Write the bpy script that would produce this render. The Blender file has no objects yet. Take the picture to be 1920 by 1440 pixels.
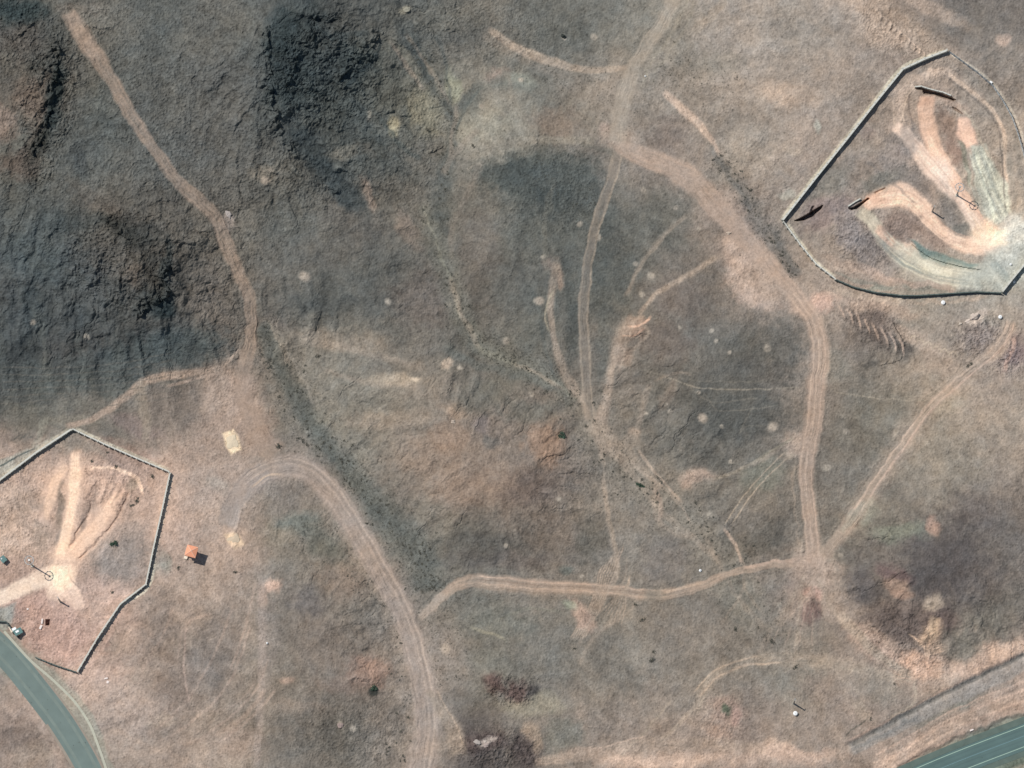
import bpy, bmesh, math, random
import numpy as np
from mathutils import Vector
random.seed(7)
C = bpy.context.scene
COL = C.collection
R = math.radians

# ------------------------------------------------------------------ camera, world, sun, exposure
# photo pixels (1920 x 1440) at about 0.25 m each; the satellite looks 13 degrees off nadir from the south
MPP = 0.25
DIST = 2000.0
TILT = R(13.0)
cam_d = bpy.data.cameras.new('camera'); cam = bpy.data.objects.new('camera', cam_d); COL.objects.link(cam)
cam.location = (0, -DIST*math.sin(TILT), DIST*math.cos(TILT))
cam.rotation_euler = (TILT, 0, 0)
cam_d.sensor_width = 36.0
cam_d.lens = 36.0*DIST/(1920*MPP)
cam_d.clip_start = 10; cam_d.clip_end = 30000
C.camera = cam

SUN_EL, SDX, SDY = R(57.0), 0.853, -0.523          # shadows run to the lower right
w = bpy.data.worlds.new('World'); C.world = w; w.use_nodes = True
nt = w.node_tree; bg = nt.nodes['Background']
sky = nt.nodes.new('ShaderNodeTexSky'); sky.sky_type = 'NISHITA'; sky.sun_disc = False
sky.sun_elevation = SUN_EL; sky.sun_rotation = math.atan2(-SDX, -SDY)
sky.altitude = 800; sky.air_density = 1.6; sky.dust_density = 1.0
nt.links.new(sky.outputs[0], bg.inputs[0]); bg.inputs[1].default_value = 0.065
sl = bpy.data.lights.new('sun', 'SUN'); sl.energy = 3.9; sl.angle = R(0.5); sl.color = (1.0, 0.965, 0.92)
so = bpy.data.objects.new('sun', sl); COL.objects.link(so)
so.rotation_euler = Vector((SDX*math.cos(SUN_EL), SDY*math.cos(SUN_EL), -math.sin(SUN_EL))).to_track_quat('-Z', 'Y').to_euler()
so.location = (-300, 300, 500)
C.view_settings.view_transform = 'Standard'; C.view_settings.look = 'None'
C.view_settings.exposure = 0.0; C.view_settings.gamma = 1.0
ILL = 1.20                                          # brightness a flat white ground gets under this light

def P(u, v, h=0.0):
    """photo pixel + height above datum -> world point (true place on the ground)"""
    x = (u-960.0)*MPP/DIST; y = (720.0-v)*MPP/DIST
    ct, st = math.cos(TILT), math.sin(TILT)
    dx, dy, dz = x, st+y*ct, -ct+y*st
    t = (h-DIST*ct)/dz
    return dx*t, -DIST*st+dy*t, h+0.0*t

# ------------------------------------------------------------------ noise
def _hash(ix, iy, s):
    n = (ix.astype(np.int64)*374761393 + iy.astype(np.int64)*668265263 + s*974634777) & 0xffffffff
    n = ((n ^ (n >> 13))*1274126177) & 0xffffffff
    n = (n ^ (n >> 16)) & 0xffffffff
    return n
def perlin(x, y, s=0):
    th = 0.61+s*0.37; x, y = x*math.cos(th)-y*math.sin(th), x*math.sin(th)+y*math.cos(th)
    x0 = np.floor(x); y0 = np.floor(y); fx = (x-x0).astype(np.float32); fy = (y-y0).astype(np.float32)
    ix = x0.astype(np.int64); iy = y0.astype(np.int64)
    def g(dx, dy):
        a = _hash(ix+dx, iy+dy, s).astype(np.float32)*(2*math.pi/4294967296.0)
        return np.cos(a)*(fx-dx)+np.sin(a)*(fy-dy)
    sx = fx*fx*fx*(fx*(fx*6-15)+10); sy = fy*fy*fy*(fy*(fy*6-15)+10)
    a = g(0,0); b = g(1,0); c = g(0,1); d = g(1,1)
    return (a+sx*(b-a)) + sy*((c+sx*(d-c))-(a+sx*(b-a)))
def fbm(x, y, o=4, s=0, gain=0.5):
    t = 0; a = 1.0
    for i in range(o):
        t = t + a*perlin(x*2**i, y*2**i, s+i*17); a *= gain
    return t*1.4
def ridged(x, y, o=4, s=0):
    t = 0; a = 1.0
    for i in range(o):
        t = t + a*(1-np.abs(perlin(x*2**i, y*2**i, s+i*31))*2.2); a *= 0.55
    return t/1.9-0.55

# ------------------------------------------------------------------ the terrain grid (in photo pixels)
STEP = 1.55
def axis(n):
    inner = np.arange(-50, n+50+STEP, STEP)
    out = []; d = STEP; p = inner[-1]
    while p < n+9000:
        d *= 1.09; p += d; out.append(p)
    hi = np.array(out); lo = (n-hi)[::-1]
    return np.concatenate([lo, inner, hi])
US, VS = axis(1920), axis(1440)
U, V = np.meshgrid(US, VS)
NV, NU = U.shape
UC = np.clip(U, -150, 2070); VC = np.clip(V, -150, 1590)
w1 = fbm(U/34, V/34, 4, 11); w2 = fbm(U/34, V/34, 4, 77)
WU = U + 6*w1; WV = V + 6*w2                         # ragged version of the coordinates
WU2 = U + 14*fbm(U/80, V/80, 5, 5); WV2 = V + 14*fbm(U/80, V/80, 5, 6)
rng = np.random.default_rng(9)
RN = rng.standard_normal(U.shape).astype(np.float32)
RN = (RN+.55*(np.roll(RN,1,0)+np.roll(RN,1,1)+np.roll(RN,-1,0)+np.roll(RN,-1,1)))*.68
n_fine = fbm(U/3.2, V/3.2, 2, 21)
n_mid = fbm(U/14, V/14, 4, 31)
n_big = fbm(U/90, V/90, 4, 41)

def spline(pts, n=8):
    p = [pts[0]]+list(pts)+[pts[-1]]; out = []
    for i in range(1, len(p)-2):
        a, b, c, d = map(np.array, (p[i-1], p[i], p[i+1], p[i+2]))
        for k in range(n):
            t = k/n
            out.append(0.5*((2*b)+(c-a)*t+(2*a-5*b+4*c-d)*t*t+(3*b-a-3*c+d)*t**3))
    out.append(np.array(p[-1], float)); return [tuple(map(float, q)) for q in out]
def bbox(u0, v0, u1, v1):
    a, b = np.searchsorted(US, [u0, u1]); c, d = np.searchsorted(VS, [v0, v1])
    return slice(c, max(d, c+1)), slice(a, max(b, a+1))
def dist_line(pts, pad, xs, ys, smooth=True, soft_end=False):
    """signed cross distance / distance to a polyline, and the position along it, inside its bbox"""
    p = spline(pts) if smooth and len(pts) > 2 else pts
    q = np.array(p); sl = bbox(q[:,0].min()-pad, q[:,1].min()-pad, q[:,0].max()+pad, q[:,1].max()+pad)
    X = xs[sl]; Y = ys[sl]; D = np.full(X.shape, 1e9, np.float32); T = np.zeros(X.shape, np.float32); S = np.zeros(X.shape, np.float32)
    L = np.concatenate([[0], np.cumsum(np.hypot(*(q[1:]-q[:-1]).T))])
    for i in range(len(q)-1):
        a, b = q[i], q[i+1]; e = b-a; l2 = max(e@e, 1e-6)
        ub = bbox(min(a[0],b[0])-pad, min(a[1],b[1])-pad, max(a[0],b[0])+pad, max(a[1],b[1])+pad)
        r0 = max(ub[0].start-sl[0].start, 0); r1 = ub[0].stop-sl[0].start; c0 = max(ub[1].start-sl[1].start, 0); c1 = ub[1].stop-sl[1].start
        x = X[r0:r1, c0:c1]; y = Y[r0:r1, c0:c1]
        t = np.clip(((x-a[0])*e[0]+(y-a[1])*e[1])/l2, 0, 1)
        dx = x-a[0]-t*e[0]; dy = y-a[1]-t*e[1]; d = np.hypot(dx, dy)
        m = d < D[r0:r1, c0:c1]
        D[r0:r1, c0:c1] = np.where(m, d, D[r0:r1, c0:c1])
        T[r0:r1, c0:c1] = np.where(m, (L[i]+t*math.sqrt(l2)), T[r0:r1, c0:c1])
        S[r0:r1, c0:c1] = np.where(m, np.sign(e[0]*dy-e[1]*dx), S[r0:r1, c0:c1])
    return sl, D, T, L[-1], S
def sstep(a, b, x):
    t = np.clip((x-a)/(b-a+1e-9), 0, 1); return t*t*(3-2*t)
def lin(c):
    c = np.array(c, float)/255.0
    return np.where(c <= 0.04045, c/12.92, ((c+0.055)/1.055)**2.4)

# ------------------------------------------------------------------ ground colours: coarse soil and rock tones with hillside shade mixed in (as seen, sRGB)
GRID = """
96,94,88|112,107,98|100,100,95|106,104,98|84,86,83|92,92,88|103,102,96|118,113,104|110,108,101|118,115,107|136,129,118|150,140,130|146,137,127|158,144,132|135,124,115|120,112,105
104,96,87|98,98,92|101,100,95|102,100,95|84,87,84|88,91,87|112,110,100|130,124,113|116,113,105|140,130,119|138,128,117|150,138,126|153,139,126|146,135,125|160,141,126|150,138,126
103,100,92|99,99,94|104,102,96|101,99,94|102,99,92|96,97,92|110,106,98|128,121,110|109,106,99|125,117,108|140,128,118|142,132,120|150,137,126|143,131,122|162,142,128|160,148,135
92,94,91|98,94,87|102,96,88|115,108,98|110,107,99|110,104,96|112,106,97|110,105,96|104,103,96|106,104,97|112,107,98|150,133,121|138,128,118|150,136,125|166,146,132|180,166,148
92,91,87|95,90,85|94,90,84|115,106,96|108,104,97|103,100,94|110,105,97|110,103,95|106,102,94|101,100,93|115,106,97|130,118,107|145,131,119|155,139,126|150,142,130|148,142,131
88,88,85|91,89,84|94,91,87|120,110,100|125,117,106|128,121,110|120,112,102|108,103,94|110,106,97|120,110,100|110,104,96|105,100,93|140,128,117|130,120,109|145,132,119|145,131,121
96,95,90|115,108,99|130,119,109|150,133,120|120,113,103|130,124,113|135,124,112|130,117,106|122,112,102|125,116,105|112,105,96|99,96,90|126,116,106|120,113,102|142,131,117|150,137,123
160,140,126|170,146,130|158,139,126|150,135,123|135,124,114|118,113,103|128,116,105|138,121,107|125,112,102|130,120,109|125,116,105|120,112,102|126,116,105|122,114,104|130,120,108|135,123,112
168,147,134|165,144,130|170,148,133|158,139,126|128,119,108|120,113,103|125,118,108|108,101,92|120,110,100|128,119,109|126,118,108|120,113,104|128,118,107|118,111,101|110,102,95|115,106,99
163,139,127|165,143,130|150,134,122|145,131,119|125,116,107|125,115,104|128,119,109|118,115,107|130,120,109|130,120,108|125,116,106|125,117,107|138,122,111|115,105,97|125,109,99|118,110,101
150,136,124|152,135,123|145,130,118|138,125,113|128,118,107|128,115,104|138,127,117|118,112,103|120,114,105|128,119,108|130,120,109|130,120,109|130,122,111|145,129,116|160,140,125|158,139,126
132,119,109|145,132,121|142,128,117|148,134,121|122,113,103|114,107,98|138,128,118|100,90,84|130,120,110|140,126,114|145,130,118|150,133,121|142,128,116|145,131,120|128,122,112|120,120,111
"""
gc = lin(np.array([[[int(c) for c in s.split(',')] for s in r.split('|')] for r in GRID.strip().split('\n')]))
def coarse(F, u, v):
    x = np.clip((u-60)/120.0, 0, 14.999); y = np.clip((v-60)/120.0, 0, 10.999)
    ix = x.astype(int); iy = y.astype(int); fx = (x-ix); fy = (y-iy)
    fx = (fx*fx*(3-2*fx))[..., None]; fy = (fy*fy*(3-2*fy))[..., None]
    return (F[iy, ix]*(1-fx)+F[iy, ix+1]*fx)*(1-fy)+(F[iy+1, ix]*(1-fx)+F[iy+1, ix+1]*fx)*fy
CC = coarse(gc, U+40*fbm(U/110, V/110, 4, 91), V+40*fbm(U/110, V/110, 4, 92)).astype(np.float32)
K = np.array([1.21,1.205,1.175])                                           # global multiplier on painted ground tones

H = np.zeros(U.shape, np.float32)                  # added relief (m)
ROUGH = np.zeros(U.shape, np.float32)              # 0 smooth .. 1 craggy
TRK = np.zeros(U.shape, np.float32)                # how far a place is worn smooth by traffic

def blend(sl, a, c):
    CC[sl] = CC[sl]*(1-a[..., None]) + lin(c).astype(np.float32)*a[..., None]
def blob(u, v, ru, rv, c, a=0.8, rot=0, soft=0.55, rag=1.0):
    m = max(ru, rv)*1.6+30; sl = bbox(u-m, v-m, u+m, v+m)
    X = WU2[sl]*rag+U[sl]*(1-rag)-u; Y = WV2[sl]*rag+V[sl]*(1-rag)-v; cr, sr = math.cos(R(rot)), math.sin(R(rot))
    d = np.hypot((X*cr+Y*sr)/ru, (-X*sr+Y*cr)/rv) + 0.22*n_mid[sl]*rag
    blend(sl, min(1, a*1.22)*(1-sstep(1-soft, 1+soft*0.7, d)), c)
def line(pts, wd, c, a=0.85, soft=0.35, ends=12, rag=1.0, streak=0.0, smooth=True):
    """wd: width in photo px or list of widths along the line"""
    wd = np.atleast_1d(np.array(wd, float)); mw = wd.max()
    xs, ys = (WU*rag+U*(1-rag)), (WV*rag+V*(1-rag))
    sl, D, T, Ln, S = dist_line(pts, mw+14, xs, ys, smooth)
    hw = np.interp(T/Ln, np.linspace(0, 1, len(wd)), wd)/2
    e = 1-sstep(1-soft, 1+soft, D/hw + 0.18*n_mid[sl]*rag)
    e = e*sstep(-2, ends, T)*sstep(-2, ends, Ln-T) if ends else e
    if streak:
        st = perlin(S*D/2.6+50, T/60.0, 3)+0.5*perlin(S*D/1.3, T/45.0, 4)
        e = e*(1-streak*0.6+streak*1.5*st)
    blend(sl, np.clip(e*a, 0, 1), c); return sl, np.clip(e, 0, 1)
def poly(pts, c, a=0.8, soft=4, rag=0.6):
    q = np.array(pts, float); sl, D, T, Ln, S = dist_line(list(pts)+[pts[0]], 40, WU*rag+U*(1-rag), WV*rag+V*(1-rag), False)
    X = (WU*rag+U*(1-rag))[sl]; Y = (WV*rag+V*(1-rag))[sl]; ins = np.zeros(X.shape, bool)
    for i in range(len(q)):
        x0, y0 = q[i]; x1, y1 = q[(i+1) % len(q)]
        ins ^= ((y0 > Y) != (y1 > Y)) & (X < (x1-x0)*(Y-y0)/(y1-y0+1e-9)+x0)
    sd = np.where(ins, D, -D)
    m = sstep(-soft, soft, sd)
    if c is not None: blend(sl, a*m, c)
    return sl, m
def hline(pts, wd, h, rag=0.5, ends=10, smooth=True):
    sl, D, T, Ln, S = dist_line(pts, wd*2.2, WU*rag+U*(1-rag), WV*rag+V*(1-rag), smooth)
    g = np.exp(-(D/(wd*0.5))**2)*sstep(-1, ends, T)*sstep(-1, ends, Ln-T)
    H[sl] += h*g
def hblob(u, v, ru, rv, h, rot=0):
    m = max(ru, rv)*2.5; sl = bbox(u-m, v-m, u+m, v+m)
    X = WU[sl]-u; Y = WV[sl]-v; cr, sr = math.cos(R(rot)), math.sin(R(rot))
    H[sl] += h*np.exp(-(((X*cr+Y*sr)/ru)**2+((-X*sr+Y*cr)/rv)**2))
def scarp(pts, wd, h, rag=0.8, fade=14):
    """a step: ground on the left of the line (walking along it) stands h higher close to the line and slopes back"""
    sl, D, T, Ln, S = dist_line(pts, wd*1.2, WU*rag+U*(1-rag), WV*rag+V*(1-rag))
    s = np.where(S < 0, 1.0, 0.0)
    prof = s*np.exp(-(D/(wd*0.45))**2)
    H[sl] += h*prof*sstep(0, fade, T)*sstep(0, fade, Ln-T)
def rough(u, v, ru, rv, a, rot=0):
    m = max(ru, rv)*2.2; sl = bbox(u-m, v-m, u+m, v+m)
    X = WU2[sl]-u; Y = WV2[sl]-v; cr, sr = math.cos(R(rot)), math.sin(R(rot))
    d = np.hypot((X*cr+Y*sr)/ru, (-X*sr+Y*cr)/rv)
    ROUGH[sl] = np.maximum(ROUGH[sl], a*(1-sstep(0.6, 1.35, d)))

def off(pts, d):
    q = np.array(spline(pts, 6)); t = np.gradient(q, axis=0); n = np.stack([-t[:,1], t[:,0]], 1)/np.hypot(*t.T)[:, None]
    return [tuple(p) for p in q+n*d]
# --- craggy ground
rough(200, 250, 420, 320, .55); rough(90, 200, 60, 200, 1.0, 8); rough(20, 60, 90, 90, .9)
rough(230, 480, 130, 110, .9, 30); rough(150, 600, 340, 160, .22); rough(600, 140, 130, 130, .95); rough(560, 320, 130, 60, .7, 35)
rough(700, 260, 140, 140, .55); rough(400, 120, 120, 160, .55); rough(420, 560, 60, 160, .5); rough(900, 60, 160, 60, .35)
rough(1620, 450, 60, 60, .6); rough(1640, 610, 80, 40, .55, 30); rough(1860, 650, 80, 50, .85, 20); rough(1690, 70, 110, 40, .5, 30)
rough(950, 1290, 55, 32, .9); rough(930, 1405, 85, 40, .8); rough(1690, 1210, 90, 60, .6, 35); rough(1010, 340, 120, 90, .35)
rough(650, 1380, 110, 60, .4); rough(200, 900, 90, 60, .4); rough(70, 1180, 90, 60, .25); rough(30, 960, 60, 120, .4); rough(1350, 1350, 60, 40, .4)

# --- patches of rock, soil and painted slope shade, west and north-west
for a in [(75,130,22,80,(84,84,79),.55,8),(100,200,16,70,(74,78,75),.6,10),(65,270,25,45,(88,78,70),.6,15),(10,235,18,30,(150,130,116),.55),(62,185,30,50,(124,107,94),.5,10),
 (35,15,40,25,(76,80,78),.7),(35,310,40,30,(98,84,75),.6),(40,70,50,40,(104,94,86),.4),(150,300,18,30,(78,80,79),.5),(250,430,60,30,(84,80,75),.55,30),(185,375,60,25,(114,102,91),.4,25),
 (265,520,45,30,(122,106,92),.5),(290,565,40,26,(72,76,74),.75,-20),(315,500,10,60,(70,76,75),.6,-5),(390,560,40,60,(122,112,102),.45),(110,500,80,40,(86,88,87),.45),(60,560,90,50,(88,84,80),.5),
 (130,640,100,60,(86,80,76),.4),(200,350,60,30,(110,106,98),.3),(150,20,40,20,(126,116,105),.4),(10,640,30,70,(80,82,80),.4),(330,640,90,50,(92,93,90),.35),
 (430,415,12,22,(160,148,140),.5),(560,60,60,60,(84,88,85),.5),(540,150,38,70,(70,76,74),.5),(620,60,50,50,(92,92,88),.4),(670,110,45,40,(74,80,78),.45,-40),(590,290,35,60,(84,86,84),.6,-35),
 (650,365,50,18,(80,84,82),.6,38),(500,325,34,22,(142,132,117),.45),(740,240,9,22,(152,143,118),.7,-20),(800,205,36,44,(138,132,113),.6,-35),(852,165,14,34,(146,146,127),.75,-5),
 (763,18,10,8,(152,147,130),.8),(640,285,28,12,(126,120,108),.5),(685,215,7,10,(140,134,122),.6),(700,290,24,14,(126,118,106),.5),(835,30,70,26,(120,117,108),.4),(930,240,90,60,(144,137,124),.6,-15),(935,142,30,16,(154,136,123),.6),
 (880,200,16,60,(104,106,100),.5,25),(960,155,50,18,(112,114,107),.6),(985,145,22,14,(134,136,126),.6),(1030,330,90,45,(96,98,92),.6),(940,330,50,30,(96,98,93),.6,30),(960,500,70,80,(102,100,93),.4),
 (520,600,50,24,(116,104,96),.3),(820,400,20,60,(96,97,92),.5,-8),(690,365,10,34,(142,126,113),.65,-22),(765,435,16,46,(136,122,110),.6,-28),(900,450,40,60,(122,112,102),.5),(1000,600,30,60,(100,99,92),.4),
 (1040,230,50,30,(140,125,112),.6),(1050,60,60,24,(104,104,98),.4),(1250,250,40,40,(128,115,106),.5),(1480,180,60,22,(168,149,132),.65,8),(1525,240,9,12,(160,160,150),.7),(1475,360,16,10,(158,154,142),.6),(1490,285,12,10,(170,156,140),.55),
 (1560,60,80,50,(142,133,124),.4),(1700,60,100,30,(166,150,135),.55,28),(1640,20,60,26,(168,150,134),.5,20),(1880,80,14,12,(176,155,140),.75),(1820,50,70,45,(116,110,104),.55),(1880,150,50,30,(128,118,110),.4),
 (1420,280,60,40,(152,140,127),.5),(1400,90,60,70,(152,143,134),.4),(1340,120,50,30,(130,124,113),.4),(1270,90,30,50,(130,124,115),.4)]:
    blob(*a[:4], a[4], a[5], *(a[6:7]))
# --- centre
for a in [(620,600,130,20,(100,98,92),.55,8),(640,640,90,14,(146,134,120),.6,6),(740,712,52,16,(160,147,130),.75,5),(782,712,10,7,(188,174,154),.7),(840,690,15,11,(166,150,133),.75),(850,768,26,20,(152,132,114),.75),
 (745,790,80,14,(144,130,115),.5),(720,760,80,12,(116,110,100),.4),(800,850,60,40,(140,122,108),.4),(848,825,34,34,(148,126,109),.5),(1020,830,38,44,(150,124,105),.7),(910,800,22,18,(128,118,116),.5),(930,830,20,16,(108,104,99),.6),
 (880,910,70,40,(142,120,103),.5),(985,920,60,40,(116,102,94),.6),(1000,770,60,20,(112,110,101),.5),(640,720,60,50,(132,127,117),.4),(590,700,16,60,(134,128,117),.4,-15),(600,790,20,30,(128,124,112),.4),
 (800,560,60,60,(116,103,95),.4,35),(650,530,110,40,(101,100,94),.5,-20),(900,740,60,40,(110,108,99),.5),(850,1020,55,60,(104,98,88),.5),(1040,1000,60,30,(126,112,100),.4),(1110,1010,30,50,(104,98,88),.55),(960,1050,90,20,(114,102,94),.5),
 (1065,1065,14,10,(100,104,98),.6),(800,980,50,50,(128,120,108),.5),(1160,930,50,60,(134,124,112),.5),(1250,1050,40,60,(120,112,106),.5,30),(1300,1180,80,50,(126,117,108),.4),(1010,1180,90,50,(122,118,110),.5),(930,1170,70,30,(116,116,108),.5),
 (1150,1250,40,60,(118,112,104),.5,-30),(1110,1260,12,50,(138,128,116),.5,-35),(1190,1200,30,60,(134,124,112),.5),(1000,1320,60,24,(142,134,117),.65),(1060,1380,50,36,(124,124,115),.5),(930,1240,50,24,(122,119,109),.4),
 (922,1278,20,22,(104,84,78),.75),(965,1290,26,22,(108,88,82),.75,20),(1000,1294,14,12,(84,78,76),.7),(900,1398,50,22,(98,84,80),.75),(985,1410,26,36,(94,82,78),.75),(890,1430,60,20,(96,88,84),.6),(905,1395,18,8,(176,166,158),.6),(1000,1380,10,26,(160,142,124),.6),
 (1195,612,26,22,(158,134,117),.65,-20),(1170,660,22,30,(142,124,110),.55,10),(1250,640,50,40,(120,106,97),.4),(1048,520,9,30,(156,135,118),.75,8),(1035,500,14,14,(140,124,112),.5),(1280,560,60,40,(118,106,98),.4),(1150,500,40,60,(98,98,93),.5),
 (1130,640,18,90,(98,98,92),.55,3),(1070,620,18,70,(102,100,93),.5,-3),(1380,760,90,60,(98,95,89),.4),(1420,700,60,50,(100,96,90),.4),(1190,815,13,14,(166,148,131),.8),(1180,830,20,14,(150,136,121),.6),(1308,892,28,17,(164,144,129),.75,-20),(1250,830,40,40,(108,102,93),.5),
 (1220,760,14,50,(108,103,95),.5,15),(1250,735,12,36,(136,122,109),.5,25),(1420,640,90,40,(106,103,96),.4),(1300,990,50,30,(130,121,109),.4),(1390,980,40,30,(124,116,108),.5),(1420,1020,60,30,(114,106,96),.6),(1380,1120,40,60,(118,114,104),.4,-30),
 (1290,860,60,24,(110,104,95),.4),(1430,890,40,26,(126,124,110),.5,-30),(1080,360,60,60,(102,102,96),.4),(1250,400,60,50,(108,105,97),.5)]:
    blob(*a[:4], a[4], a[5], *(a[6:7]))
# --- east and south-east
for a in [(1640,612,60,36,(112,98,91),.65,25),(1690,650,14,34,(92,84,78),.7,-25),(1640,682,20,8,(92,86,80),.6),(1600,640,40,40,(124,114,106),.5),(1560,690,30,40,(134,127,115),.5),(1830,600,14,20,(206,190,176),.5,25),(1860,650,60,34,(146,134,130),.5,20),
 (1905,650,20,30,(120,104,104),.6),(1760,760,40,26,(152,142,124),.5,-35),(1780,680,60,30,(152,136,121),.5),(1880,820,80,60,(150,136,122),.4),(1800,860,60,50,(142,132,118),.4),(1840,960,60,40,(110,100,95),.5),(1900,940,40,50,(120,110,102),.5),
 (1640,1060,80,60,(112,102,95),.5),(1760,1050,70,80,(92,84,81),.65,20),(1820,1090,60,60,(102,93,89),.5),(1690,1000,60,22,(122,125,112),.6,-5),(1750,985,12,18,(160,134,120),.7),(1620,960,30,24,(146,147,133),.5,-40),(1680,1075,40,14,(112,92,88),.7,20),
 (1690,1097,30,16,(160,136,120),.8,25),(1700,1112,20,10,(154,128,112),.6),(1610,1100,50,36,(98,90,87),.65),(1680,1170,80,40,(106,92,86),.6),(1770,1170,30,30,(104,88,84),.6),(1740,1190,24,16,(176,152,130),.8,-15),(1745,1182,10,16,(196,172,145),.5),
 (1750,1133,17,17,(164,150,135),.85),(1750,1132,5,5,(128,114,100),.7),(1715,1250,36,28,(184,154,133),.8),(1720,1270,40,12,(192,160,138),.6),(1640,1200,40,30,(160,140,124),.5,30),(1650,1225,30,20,(172,146,131),.6,30),(1850,1180,60,60,(124,117,106),.5),
 (1520,1105,10,10,(184,158,143),.8),(1521,1135,16,28,(132,108,100),.75),(1515,1165,18,16,(112,100,96),.5),(1500,1180,60,60,(128,120,108),.4),(1800,1215,50,30,(118,114,104),.5),(1870,1250,50,22,(180,156,138),.7,-20),(1790,1270,34,22,(170,154,140),.6,-10),
 (1365,1336,34,26,(160,136,122),.5),(1365,1338,9,8,(98,102,84),.8,0),(1384,1340,12,16,(172,144,132),.7),(1350,1372,40,14,(162,138,122),.6,10),(1220,1430,70,16,(190,164,144),.7),(1130,1415,90,12,(168,148,132),.6),(1460,1408,26,18,(188,166,148),.75),(1390,1405,50,14,(168,148,132),.6),
 (1490,1420,60,20,(172,152,138),.5),(1680,1380,60,20,(166,146,132),.4,-20),(1600,1330,60,24,(150,132,118),.5,25),(1610,1330,30,10,(164,148,131),.5,35),(1650,1290,60,30,(136,128,117),.5),(1560,1280,60,20,(140,126,113),.4)]:
    blob(*a[:4], a[4], a[5], *(a[6:7]))
# --- south-west
for a in [(640,1090,60,40,(138,120,106),.5,20),(690,1256,40,26,(150,122,106),.65),(660,1280,60,20,(136,114,101),.4),(702,1292,9,7,(74,74,68),.8),(640,1385,70,30,(108,102,94),.5),(600,1200,60,60,(126,114,105),.4),(545,1275,12,10,(168,148,134),.7),
 (510,1095,24,12,(188,160,142),.8,-10),(495,1115,10,16,(180,152,134),.6),(560,985,40,24,(112,114,106),.7),(600,1020,50,22,(108,106,96),.6,30),(525,1010,30,22,(140,130,115),.5),(570,1130,30,30,(112,106,104),.5),(500,1200,16,110,(138,129,122),.4),(560,1330,50,14,(150,134,120),.35),
 (400,1230,50,80,(124,114,107),.5,15),(330,1290,50,60,(136,120,109),.5),(300,1160,30,60,(126,116,109),.55,20),(350,1110,80,50,(152,136,124),.4),(360,960,60,50,(178,156,141),.5),(400,910,20,16,(158,152,142),.6),(300,1060,14,24,(152,150,138),.6),
 (230,1050,58,46,(142,131,124),.75,-20),(170,1100,20,20,(176,150,138),.4),(205,1120,60,14,(180,156,142),.5),(100,1200,60,40,(168,138,126),.7),(150,1170,50,30,(178,152,140),.6),(60,1140,40,26,(178,146,134),.7),(30,980,50,50,(162,146,133),.6),(30,940,60,40,(152,136,125),.5),(60,1020,50,30,(146,131,119),.6),
 (230,900,60,30,(166,138,122),.6),(240,850,60,16,(168,142,128),.5,20),(250,800,60,20,(132,116,110),.55,25),(330,770,70,40,(124,113,104),.55),(290,730,40,14,(118,110,103),.6),(410,740,30,50,(164,144,129),.5),(180,960,24,40,(148,128,114),.6,25),(100,960,14,34,(132,120,108),.7,-5),
 (270,985,30,50,(166,148,136),.5,20),(20,1390,60,60,(134,118,108),.6),(30,1330,50,30,(158,138,125),.5),(230,1360,50,40,(156,138,125),.4),(300,1350,20,16,(172,156,138),.6),(450,1390,50,30,(158,140,127),.5),(60,1420,40,30,(146,132,117),.5),(300,880,40,20,(170,146,131),.5),
 (130,830,30,20,(136,130,118),.5),(60,790,60,30,(112,108,99),.6),(150,790,60,14,(134,126,113),.5),(440,880,40,30,(164,145,132),.5)]:
    blob(*a[:4], a[4], a[5], *(a[6:7]))
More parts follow.
